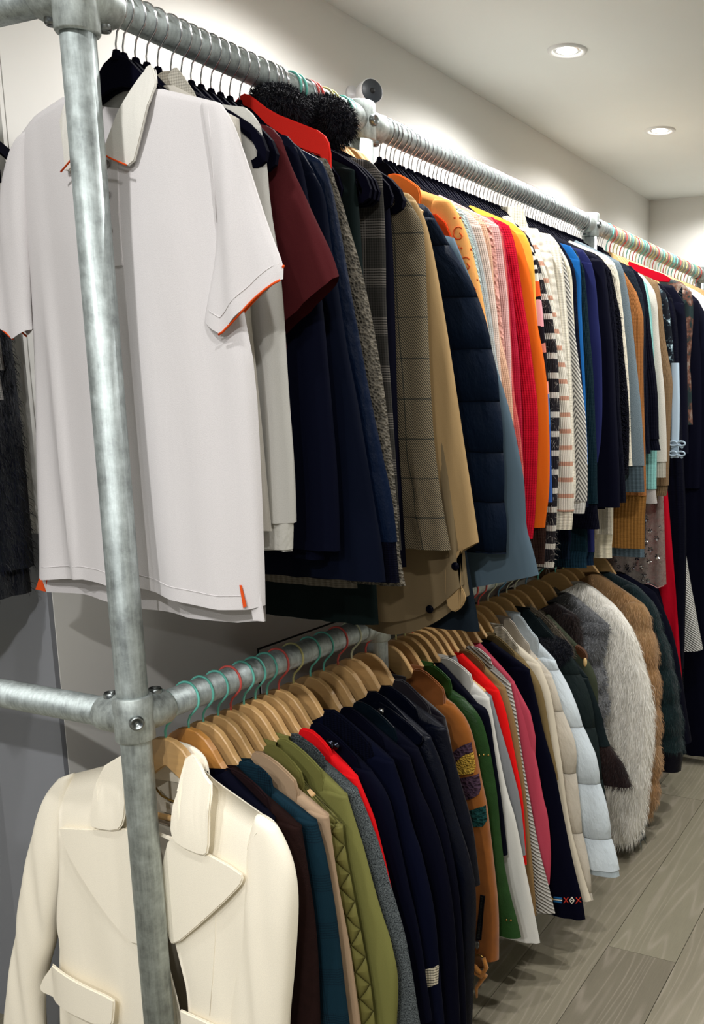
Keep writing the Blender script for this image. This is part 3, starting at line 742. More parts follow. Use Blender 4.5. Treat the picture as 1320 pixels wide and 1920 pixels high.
 'fillD': [(0.16,1.91),(0.205,1.87),(0.225,1.8),(0.25,1.6),(0.27,1.3),(0.27,0.9)],
}
EL = {
 'brown': [(0.128,0.861),(0.23,0.804),(0.239,0.739),(0.25,0.66),(0.254,0.564),(0.251,0.442)],
 'plaid': [(0.131,0.848),(0.235,0.8),(0.25,0.754),(0.262,0.684),(0.27,0.604),(0.278,0.514),(0.287,0.429)],
 'tan': [(0.119,0.854),(0.232,0.795),(0.238,0.741),(0.253,0.635),(0.269,0.526),(0.283,0.404)],
 'quilt': [(0.054,0.875),(0.167,0.817),(0.236,0.763),(0.239,0.727),(0.255,0.637),(0.272,0.546),(0.286,0.453),(0.291,0.384)],
 'olive': [(0.062,0.893),(0.223,0.803),(0.255,0.714),(0.284,0.607),(0.314,0.518),(0.322,0.462),(0.314,0.368)],
 'tweedc': [(0.06,0.894),(0.148,0.845),(0.223,0.802),(0.251,0.744),(0.275,0.685),(0.294,0.612),(0.317,0.54),(0.331,0.465),(0.345,0.356)],
 'red': [(0.048,0.906),(0.101,0.85),(0.201,0.81),(0.234,0.743),(0.254,0.669),(0.272,0.59)],
 'blk1': [(0.059,0.931),(0.209,0.81),(0.249,0.766),(0.268,0.672),(0.29,0.577),(0.313,0.46),(0.33,0.32)],
 'blk2': [(0.057,0.923),(0.23,0.817),(0.251,0.759),(0.272,0.679),(0.295,0.617),(0.315,0.519),(0.321,0.416),(0.331,0.278)],
 'blk3': [(0.055,0.913),(0.232,0.806),(0.254,0.738),(0.279,0.699),(0.312,0.594),(0.327,0.493),(0.336,0.243)],
 'blk4': [(0.049,0.905),(0.224,0.807),(0.256,0.742),(0.288,0.653),(0.313,0.53),(0.323,0.358),(0.326,0.21)],
 'lea1': [(0.056,0.921),(0.224,0.815),(0.252,0.758),(0.279,0.66),(0.318,0.551),(0.328,0.487),(0.325,0.398),(0.313,0.174)],
 'lea2': [(0.049,0.918),(0.234,0.818),(0.251,0.755),(0.285,0.64),(0.297,0.589),(0.31,0.48)],
 'suede': [(0.112,0.854),(0.181,0.821),(0.212,0.793),(0.233,0.734),(0.247,0.657),(0.261,0.594),(0.266,0.548),(0.28,0.432),(0.289,0.336),(0.287,0.219)],
 'green': [(0.112,0.854),(0.18,0.824),(0.222,0.789),(0.24,0.74),(0.257,0.649),(0.265,0.594),(0.274,0.481),(0.288,0.386),(0.313,0.303),(0.323,0.26)],
 'black5': [(0.078,0.865),(0.195,0.799),(0.223,0.791),(0.237,0.694),(0.256,0.571),(0.269,0.438)],
 'white': [(0.087,0.861),(0.206,0.807),(0.215,0.77),(0.226,0.704),(0.245,0.609),(0.26,0.557),(0.273,0.523),(0.298,0.403),(0.319,0.305),(0.339,0.207)],
 'grey': [(0.114,0.839),(0.194,0.799),(0.229,0.692),(0.254,0.612),(0.272,0.545),(0.285,0.409)],
 'red2': [(0.061,0.874),(0.199,0.806),(0.22,0.755),(0.24,0.659),(0.266,0.538),(0.274,0.367)],
 'camel': [(0.084,0.877),(0.202,0.805),(0.231,0.724),(0.252,0.588),(0.267,0.449),(0.281,0.3),(0.287,0.217)],
 'rope': [(0.087,0.86),(0.2,0.803),(0.216,0.74),(0.226,0.66),(0.248,0.534),(0.278,0.379),(0.305,0.288),(0.324,0.213)],
 'pink': [(0.051,0.873),(0.194,0.798),(0.216,0.749),(0.237,0.675),(0.259,0.59),(0.275,0.499),(0.289,0.457),(0.298,0.352),(0.293,0.268)],
 'embro': [(0.07,0.89),(0.216,0.821),(0.239,0.738),(0.255,0.663),(0.289,0.563),(0.307,0.468),(0.341,0.313),(0.368,0.219),(0.376,0.166)],
 'camel2': [(0.037,0.931),(0.183,0.832),(0.217,0.794),(0.238,0.748),(0.26,0.624),(0.281,0.52)],
 'creamw': [(0.059,0.913),(0.207,0.812),(0.24,0.741),(0.257,0.636),(0.275,0.529),(0.29,0.403),(0.319,0.296),(0.343,0.215),(0.36,0.174)],
 'creamp': [(0.066,0.881),(0.219,0.772),(0.264,0.658),(0.294,0.581),(0.295,0.502),(0.311,0.358),(0.334,0.247),(0.348,0.145)],
 'whitep': [(0.088,0.859),(0.206,0.794),(0.239,0.737),(0.288,0.632),(0.313,0.568),(0.331,0.526),(0.35,0.442),(0.373,0.344),(0.404,0.199)],
 'parka': [(0.073,0.9),(0.201,0.828),(0.248,0.765),(0.284,0.69),(0.308,0.573),(0.316,0.501),(0.333,0.413),(0.339,0.345)],
 'parka2': [(0.098,0.891),(0.257,0.718),(0.3,0.619),(0.312,0.557),(0.338,0.508),(0.365,0.495),(0.395,0.414)],
 'khaki': [(0.057,0.908),(0.218,0.779),(0.261,0.714),(0.268,0.668),(0.269,0.598)],
 'chin': [(0.111,0.908),(0.239,0.821),(0.24,0.794),(0.223,0.762),(0.214,0.701),(0.231,0.619),(0.235,0.534)],
 'whitefur': [(0.141,0.898),(0.213,0.848),(0.256,0.802),(0.286,0.749),(0.309,0.666),(0.334,0.589),(0.343,0.523),(0.345,0.434),(0.331,0.28),(0.322,0.122),(0.281,0.061)],
 'brownfur': [(0.112,0.921),(0.264,0.834),(0.289,0.793),(0.301,0.749),(0.32,0.651),(0.327,0.536),(0.335,0.357),(0.335,0.231),(0.314,0.098)],
 'greenfur': [(0.109,0.906),(0.203,0.868),(0.259,0.825),(0.287,0.754),(0.319,0.664),(0.345,0.567),(0.359,0.483),(0.372,0.412),(0.379,0.303),(0.379,0.232)],
 'blk6': [(0.124,0.875),(0.225,0.825),(0.276,0.733),(0.308,0.639),(0.342,0.466),(0.373,0.291)],
 'lea3': [(0.12,0.87),(0.2,0.82),(0.215,0.75),(0.23,0.6),(0.23,0.4)],
 'darkfur': [(0.09,0.9),(0.165,0.865),(0.182,0.81),(0.172,0.75),(0.15,0.7)],
 'fillL': [(0.12,0.87),(0.2,0.82),(0.225,0.75),(0.25,0.6),(0.27,0.4)],
 'lowfur': [(0.12,0.86),(0.19,0.8),(0.21,0.7),(0.24,0.5),(0.27,0.3),(0.3,0.12),(0.3,0.04)],
}

MULTI = ((0, '#2c4f8f'), (.16, '#3f6da8'), (.30, '#e08a78'), (.36, '#141018'), (.5, '#c77a6a'), (.54, '#141018'), (.62, '#e2a0a8'), (.74, '#16121a'), (.755, '#e05a2b'), (.83, '#cfd0c4'), (.86, '#141018'), (.885, '#dedbd0'), (.905, '#141018'), (.925, '#dedbd0'), (.945, '#141018'), (.965, '#dedbd0'), (.985, '#141018'))
SPECIAL = {}
def sp(f): SPECIAL[f.__name__[3:]] = f; return f

def dens(p):
    o = []
    for a, b in zip(p[:-1], p[1:]):
        for k in range(4): o.append((a[0]+(b[0]-a[0])*k/4, a[1]+(b[1]-a[1])*k/4))
    return o+[p[-1]]

def ball(name, m, par, c, r, sc=(1, 1, 1)):
    V = []; Fc = []; N = 12; K = 7
    for i in range(K+1):
        a = PI*i/K
        for k in range(N):
            b = 2*PI*k/N; V.append((c[0]+r*sc[0]*math.sin(a)*math.cos(b), c[1]+r*sc[1]*math.sin(a)*math.sin(b), c[2]+r*sc[2]*math.cos(a)))
    for i in range(K):
        for k in range(N): Fc.append((i*N+k, (i+1)*N+k, (i+1)*N+(k+1) % N, i*N+(k+1) % N))
    return mesh(name, V, Fc, m, par, True)

@sp
def sp_cape(r, T, m, zo, e):
    # the front panels of the cape hang lower, with rounded corners, in front of the neighbours
    g = r['g']; m_shaded = fab('#79694f', 'plain')  # panels take a darker camel, their shade put into the colour
    R = np.array([(.26, 1.45), (.272, 1.40), (.292, 1.25), (.300, 1.16), (.306, 1.115)])
    L = np.array([(.03, 1.45), (.03, 1.30), (.028, 1.2), (.026, 1.13)])
    hf = lambda x: 1.022+.10*max(0, (x-.12)/.19)**2+.05*max(0, (.09-x)/.07)**2
    pillow('front_panel', m_shaded, g, L, R, T*.8, .0, hem_f=hf, hem_b=lambda x: hf(x)+.012, ns=25, nv=26, fold=.006, fl=.16, seed=5, zo=zo, tmin=.3, p=6)
    hf2 = lambda x: hf(x)+.028
    pillow('under_panel', m_shaded, g, L*np.array([1, 1]), R+np.array([-.004, .02]), T*.5, -T*.8, hem_f=hf2, hem_b=hf2, ns=25, nv=16, fold=.006, fl=.16, seed=6, zo=zo, tmin=.3, p=6)
    # curled edge flap
    plate('curled_edge', m, g, [(.302, 1.214), (.284, 1.188), (.290, 1.150), (.310, 1.118), (.300, 1.096), (.280, 1.082), (.262, 1.10), (.262, 1.19)], -T*1.35, .007, zo=zo, bev=.002)
    for (x, z) in ((.228, 1.086), (.288, 1.178)):
        lathe('snap_button', [(.0085, 0), (.0085, -.002), (.006, -.004), (0, -.0045)], (x, -T*1.45, z-zo), (0, 1, 0), fab('#07080e', 'smooth', rough=.4), g, 16)

@sp
def sp_mono(r, T, m, zo, e):
    g = r['g']; mo = fab('#e04a1c', 'smooth'); mr = fab('#cf5a2c', 'smooth')
    plate('front_patch', mo, g, [(.13, 1.87), (.185, 1.868), (.215, 1.80), (.232, 1.73), (.205, 1.735), (.16, 1.78)], -T-.006, .005, zo=zo)
    rr = random.Random(3); k = 0
    s = r['sleeve']; sf = surf(s)
    for z in (1.83, 1.77, 1.71, 1.65, 1.59, 1.53):
        x = float(sampz(np.array(e[1:]), np.array([z]))[0])-.015
        c = (x, sf(x, z-zo, -T)-.002, z-zo); pts = []
        for q in range(14):
            a = math.radians(40+q*22); pts.append((c[0]+.010*math.cos(a), c[1]+.002*math.cos(a), c[2]+.012*math.sin(a)))
        pts.append((c[0]+.003, c[1], c[2]))
        tube('ring_motif', pts, .0016, mr, s, 6)
        for dx, dz in ((-.02, .03), (.012, .028), (.0, -.028)):
            ball('dot_motif', mr, s, (x+dx*.5, sf(x+dx*.5, z+dz-zo, -T), z+dz-zo), .0026, (1, .5, 1))

@sp
def sp_eyelets(r, T, m, zo, e):
    mk = fab('#1a1613', 'smooth'); V = []; Fc = []
    for row in (0, .006):
        for k in range(16):
            z = 1.885-.0075*k; x = .135+row+.0046*k-.00012*k*k
            n = len(V)
            for j in range(6): V.append((x+.0017*math.cos(j*PI/3), -T*1.0-.001-.0*k, z-zo+.0017*math.sin(j*PI/3)))
            Fc.append(tuple(range(n, n+6)))
    o = mesh('eyelets', V, Fc, mk, r['body']); o['kind'] = 'stuff'

def bow(par, c, s, m, seed):
    for sg in (1, -1):
        pts = [(c[0]+sg*s*math.cos(a)*.9*(math.sin(a/2+.4)), c[1]-.006*math.sin(a), c[2]+s*.5*math.sin(a)) for a in [q*PI/5 for q in range(10)]]
        tube('bow_loop', [(c[0]+sg*s*.55+sg*s*.55*math.cos(q*PI/6), c[1]-.004, c[2]+s*.3*math.sin(q*PI/6)) for q in range(12)], s*.13, m, par, 6, close=True)
        plate('bow_tail', m, par, [(c[0], c[2]), (c[0]+sg*s*.6, c[2]-s*.7), (c[0]+sg*s*.95, c[2]-s*.5), (c[0]+sg*s*.3, c[2]+s*.1)], c[1]-.004, .0015, bev=0)

@sp
def sp_bows(r, T, m, zo, e):
    g = r['g']; tm = fab('#a9bccb', 'smooth', rough=.6)
    R = np.array([(.262, 1.62), (.268, 1.5), (.270, 1.4), (.270, 1.295)])
    rb = pillow('ribbon', tm, g, R-np.array([.03, 0]), R, T*.7, -T*.5, ns=7, nv=20, fold=.002, zo=zo, tmin=1)
    for z in (1.345, 1.31): bow(rb, (.268, -T-.004, z-zo), .026, tm, 1)

@sp
def sp_gown(r, T, m, zo, e):
    g = r['g']
    for sgn in (-1, 1):
        plate('shoulder_strap', m, g, [(sgn*.06, 1.972), (sgn*.10, 1.955), (sgn*.215, 1.912), (sgn*.205, 1.888), (sgn*.09, 1.925), (sgn*.05, 1.945)], -T*.6, .006, zo=zo)

@sp
def sp_panel(r, T, m, zo, e):
    g = r['g']; wm = fab('#d9d8d3', 'rope')
    R = np.array([(.205, 1.45), (.205, 1.2), (.215, 1.03), (.26, .8), (.32, .545)]); L = np.array([(.17, 1.45), (.17, 1.2), (.18, 1.03), (.20, .8), (.225, .53)])
    pillow('white_panel', wm, g, L, R, T*.9, -T*.5, ns=9, nv=24, fold=.002, zo=zo, tmin=.6)

def special_sequin(nm, lab, cat, y, T, edge):
    t = NT('sheer_lace'); t.col(lin('#8a8078')); t.set(Roughness=.5); uvn, u, v = t.uv()
    t.put(t.b.inputs['Alpha'], t.m_('MULTIPLY_ADD', t.noise(uvn, 60, 3), .5, .32))
    r = garment(nm, lab, cat, 'u', y, T, edge, t.m, nosleeve=True, hem=.835, xb=.20, flare=.05, hemf=lambda x: .835+.014*abs(math.sin(x*42)), fold=.006)
    ms = metal('sequin_silver', '#dfe0e2', .18, noise=False); md = plain('sequin_dark', '#0c0e1c', .25, Metallic=.6)
    rr = random.Random(4)
    for k in range(46):
        z = rr.uniform(.845, 1.09); x = rr.uniform(.06, .235); n = rr.choice((5, 5, 6)); s = rr.uniform(.005, .011)
        bright = x > .165+.02*math.sin(z*40)
        V = []; Fc = []
        for j in range(n):
            a = 2*PI*j/n+k; b = len(V)
            for q in range(6):
                c = 2*PI*q/6; px_ = s*.65+s*.42*math.cos(c); pz = s*.24*math.sin(c)
                V.append((x+px_*math.cos(a)-pz*math.sin(a), -T-.003+.001*math.sin(c), z+px_*math.sin(a)+pz*math.cos(a)-ZU))
            Fc.append(tuple(range(b, b+6)))
        b = len(V)
        for q in range(6): V.append((x+s*.16*math.cos(q*PI/3), -T-.005, z+s*.16*math.sin(q*PI/3)-ZU))
        Fc.append(tuple(range(b, b+6)))
        mesh('sequin_flower', V, Fc, ms if bright else md, r['body'])
    pk = fab('#b98a86', 'smooth'); pts = [(.18+.0028*k, -T-.001, .836+.012*abs(math.sin((.18+.0028*k)*42))-ZU) for k in range(25)]
    tube('scallop_edge', pts, .0016, pk, r['body'], 6)

@sp
def sp_button(r, T, m, zo, e):
    g = r['g']
    lathe('button', [(.011, 0), (.0105, -.004), (.006, -.006), (0, -.0065)], (.136, -T-.012, .862-zo), (0, 1, 0), metal('dark_button', '#3a3d48', .2, noise=False), g, 20)
    lathe('button', [(.008, 0), (.0075, -.003), (0, -.005)], (.149, -T-.011, .862-zo), (0, 1, 0), metal('dark_button', '#3a3d48', .2, noise=False), g, 16)

@sp
def sp_cufflabel(r, T, m, zo, e):
    s = r['sleeve']; mm = fab('#d8ceb6', 'bands', '#4b463c', (.0052, .28))
    sf = surf(s); X1 = float(sampz(np.array(e[1:]), np.array([.38]))[0])
    plate('striped_label', mm, s, [(X1-.045, .362), (X1-.002, .374), (X1-.002, .412), (X1-.047, .40)], 0, .003, zo=zo, it=0, yfun=lambda x, z: sf(x, z-zo, -.004)-.002, fine=.006)

@sp
def sp_epaulette(r, T, m, zo, e):
    g = r['g']
    plate('shoulder_strap', m, g, [(.105, .882), (.125, .886), (.222, .832), (.22, .81), (.20, .800), (.108, .852)], -T-.008, .007, zo=zo, bev=.002)
    lathe('snap', [(.0075, 0), (.0075, -.002), (.005, -.005), (0, -.0058)], (.126, -T-.009, .868-zo), (0, 1, 0), M_CHROME, g, 16)
    lathe('snap', [(.005, 0), (.005, -.002), (0, -.004)], (.121, -T-.010, .842-zo), (0, 1, 0), M_CHROME, g, 16)

@sp
def sp_suede(r, T, m, zo, e):
    s = r['sleeve']; pu = fab('#57404f', 'boucle', '#2c2030', p=160); ye = fab('#d2ab4a', 'boucle', '#8f6c22', p=300); te = fab('#1f4f4c', 'boucle', '#0d2628', p=160)
    sf = surf(s)
    def patch(nm, mm, o, off):
        return plate(nm, mm, s, o, 0, .004, zo=zo, yfun=lambda x, z: sf(x, z-zo, -.004)-off, fine=.006)
    def X_(z, d): return float(sampz(np.array(e[1:]), np.array([z]))[0])-d
    def shape(rows): return [(X_(z, d), z) for z, d in rows]
    patch('flower_patch', pu, shape([(.745, .004), (.735, .03), (.715, .055), (.69, .068), (.668, .07), (.662, .055), (.672, .03), (.675, .004)]), .003)
    patch('flower_patch', pu, shape([(.672, .002), (.664, .03), (.658, .06), (.645, .065), (.625, .06), (.610, .045), (.618, .02), (.630, .003)]), .003)
    patch('flower_centre', ye, shape([(.723, .004), (.716, .025), (.697, .045), (.676, .053), (.670, .04), (.674, .02), (.678, .004)]), .006)
    patch('leaf_patch', te, shape([(.598, .002), (.594, .02), (.582, .045), (.566, .062), (.556, .064), (.550, .03), (.552, .002)]), .003)
    # zip
    zt = fab('#20232a', 'rib', p=.003)
    def zx(z): return .256+(z-.38)*.09
    zp = [(zx(.385)-.005, .385), (zx(.385)+.007, .385), (zx(.27)+.006, .272), (zx(.27)-.006, .272)]
    YZ = min(sf(zx(.33), .33-zo, -T), sf(zx(.28), .28-zo, -T))
    z = plate('zip', zt, s, zp, 0, .003, zo=zo, it=0, yfun=lambda x, z: sf(x, z-zo, -T)-.0025, fine=.02)
    for k in range(26):
        zz = .380-k*.0041
        box('zip_tooth', zx(zz)-.0022, zx(zz)+.0026, sf(zx(zz), zz-zo, -T)-.0045, sf(zx(zz), zz-zo, -T)-.002, zz-zo, zz-zo+.0022, M_BOLT, z)
    plate('zip_slider', M_CHROME, s, [(zx(.27)-.005, .272), (zx(.27)+.005, .272), (zx(.27)+.006, .262), (zx(.27)+.002, .252), (zx(.27)-.002, .252), (zx(.27)-.006, .262)], YZ-.010, .006, zo=zo, bev=.001)
    c = (zx(.25)+.006, YZ-.008, .222-zo); tn = fab('#b87a3a', 'suede')
    tube('pull_ring', [(c[0]+.0165*math.cos(a), c[1], c[2]+.0165*math.sin(a)) for a in [k*PI/10 for k in range(20)]], .0016, M_BRASS, s, 8, close=True)
    lathe('pull_disc', [(.0145, .001), (.0145, -.001), (.012, -.002), (0, -.0022)], c, (0, 1, 0), fab('#6d4a2e', 'leather'), s, 20)
    tas = tube('leather_knot', [(c[0]+.012, c[1]-.001, c[2]+.012), (c[0]+.021, c[1]-.004, c[2]-.008), (c[0]+.010, c[1]-.010, c[2]-.030), (c[0]-.012, c[1]-.006, c[2]-.026), (c[0]-.016, c[1]+.002, c[2]-.010), (c[0]+.002, c[1]-.012, c[2]-.016), (c[0]+.018, c[1]-.004, c[2]-.030), (c[0]+.006, c[1], c[2]-.046), (c[0]-.008, c[1], c[2]-.07), (c[0]-.007, c[1], c[2]-.095)], [.005, .0055, .006, .006, .0055, .006, .006, .0055, .0045, .0025], tn, s, 8)
    ball('bead', M_BRASS, s, (c[0]-.012, c[1]-.002, c[2]+.022), .004)

@sp
def sp_studs(r, T, m, zo, e):
    s = r['sleeve']
    for z, d in ((.70, .004), (.70, .022), (.702, .012), (.305, .02), (.305, .04), (.305, .06), (.305, .01)):
        x = float(sampz(np.array(e[1:]), np.array([z]))[0])-d
        ball('stud', M_BRASS, s, (x, surf(s)(x, z-zo, -T*.9), z-zo), .0028)

@sp
def sp_embro(r, T, m, zo, e):
    s = r['sleeve']; cols = dict(w='#e5e0d0', r='#c0392b', b='#1f5b8a', y='#d8b13c')
    z0 = .212-zo; sf = surf(s)
    def ln(c, pts, w=.0014): tube('embroidery', [(x, sf(x, z0+z+(x-.28)*.12, -T*.5)-.0012, z0+z+(x-.28)*.12) for x, z in dens(pts)], w, fab(cols[c], 'smooth'), s, 5)
    ln('y', [(.284, .009), (.292, 0), (.284, -.009)]); ln('r', [(.280, .009), (.288, 0), (.280, -.009)]); ln('w', [(.292, 0), (.318, 0)], .0018)
    ln('b', [(.294, .0055), (.317, .0055)], .0026); ln('b', [(.294, -.0055), (.317, -.0055)], .0026)
    for x in (.328, .3595):
        ln('r', [(x-.0055, .008), (x+.0055, -.008)]); ln('r', [(x-.0055, -.008), (x+.0055, .008)])
    for x in (.3435, .272):
        ln('w', [(x, .009), (x+.006, 0), (x, -.009), (x-.006, 0), (x, .009)]); ln('w', [(x-.002, 0), (x+.002, 0)])

@sp
def sp_furcuff(r, T, m, zo, e):
    for c in r['g'].children:
        if c.name.startswith('cuff') and c.data.vertices[0].co.x > 0:
            fur(c, fab('#20140f', 'fur', '#3a2720'), 3500, .02, seed=9, only_right=True)

@sp
def sp_shear(r, T, m, zo, e):
    g = r['g']; lm = fab('#6f6556', 'fur', '#453d33', 30)
    c = plate('shearling_collar', lm, g, [(.04, .90), (.08, .905), (.15, .85), (.205, .79), (.20, .75), (.13, .77), (.07, .83)], -T-.012, .014, zo=zo, bev=.004)
    fur(c, lm, 3000, .012, out=.8, down=.3, spread=.5, seed=4, only_right=False)
    t = plate('leather_tab', fab('#5b3a26', 'leather'), g, [(.20, .80), (.228, .785), (.236, .76), (.225, .755), (.20, .775)], -T*.6, .02, zo=zo, bev=.003)
    ball('toggle', fab('#d9b77e', 'smooth', rough=.4), g, (.231, -T*.6, .752-zo), .009, (.7, .7, 1.5))

@sp
def sp_redtop(r, T, m, zo, e):
    plate('collar', m, r['g'], [(-.02, 2.0), (.005, 2.018), (.022, 2.012), (.062, 1.982), (.12, 1.958), (.168, 1.938), (.182, 1.915), (.180, 1.868), (.165, 1.90), (.150, 1.905), (.10, 1.925), (.05, 1.945), (.02, 1.97)], -T-.006, .008, zo=zo, bev=.002)
    plate('collar', m, r['g'], [(-.16, 1.935), (-.06, 1.98), (-.02, 2.0), (-.02, 1.96), (-.10, 1.92), (-.17, 1.87)], -T-.006, .008, zo=zo, bev=.002)

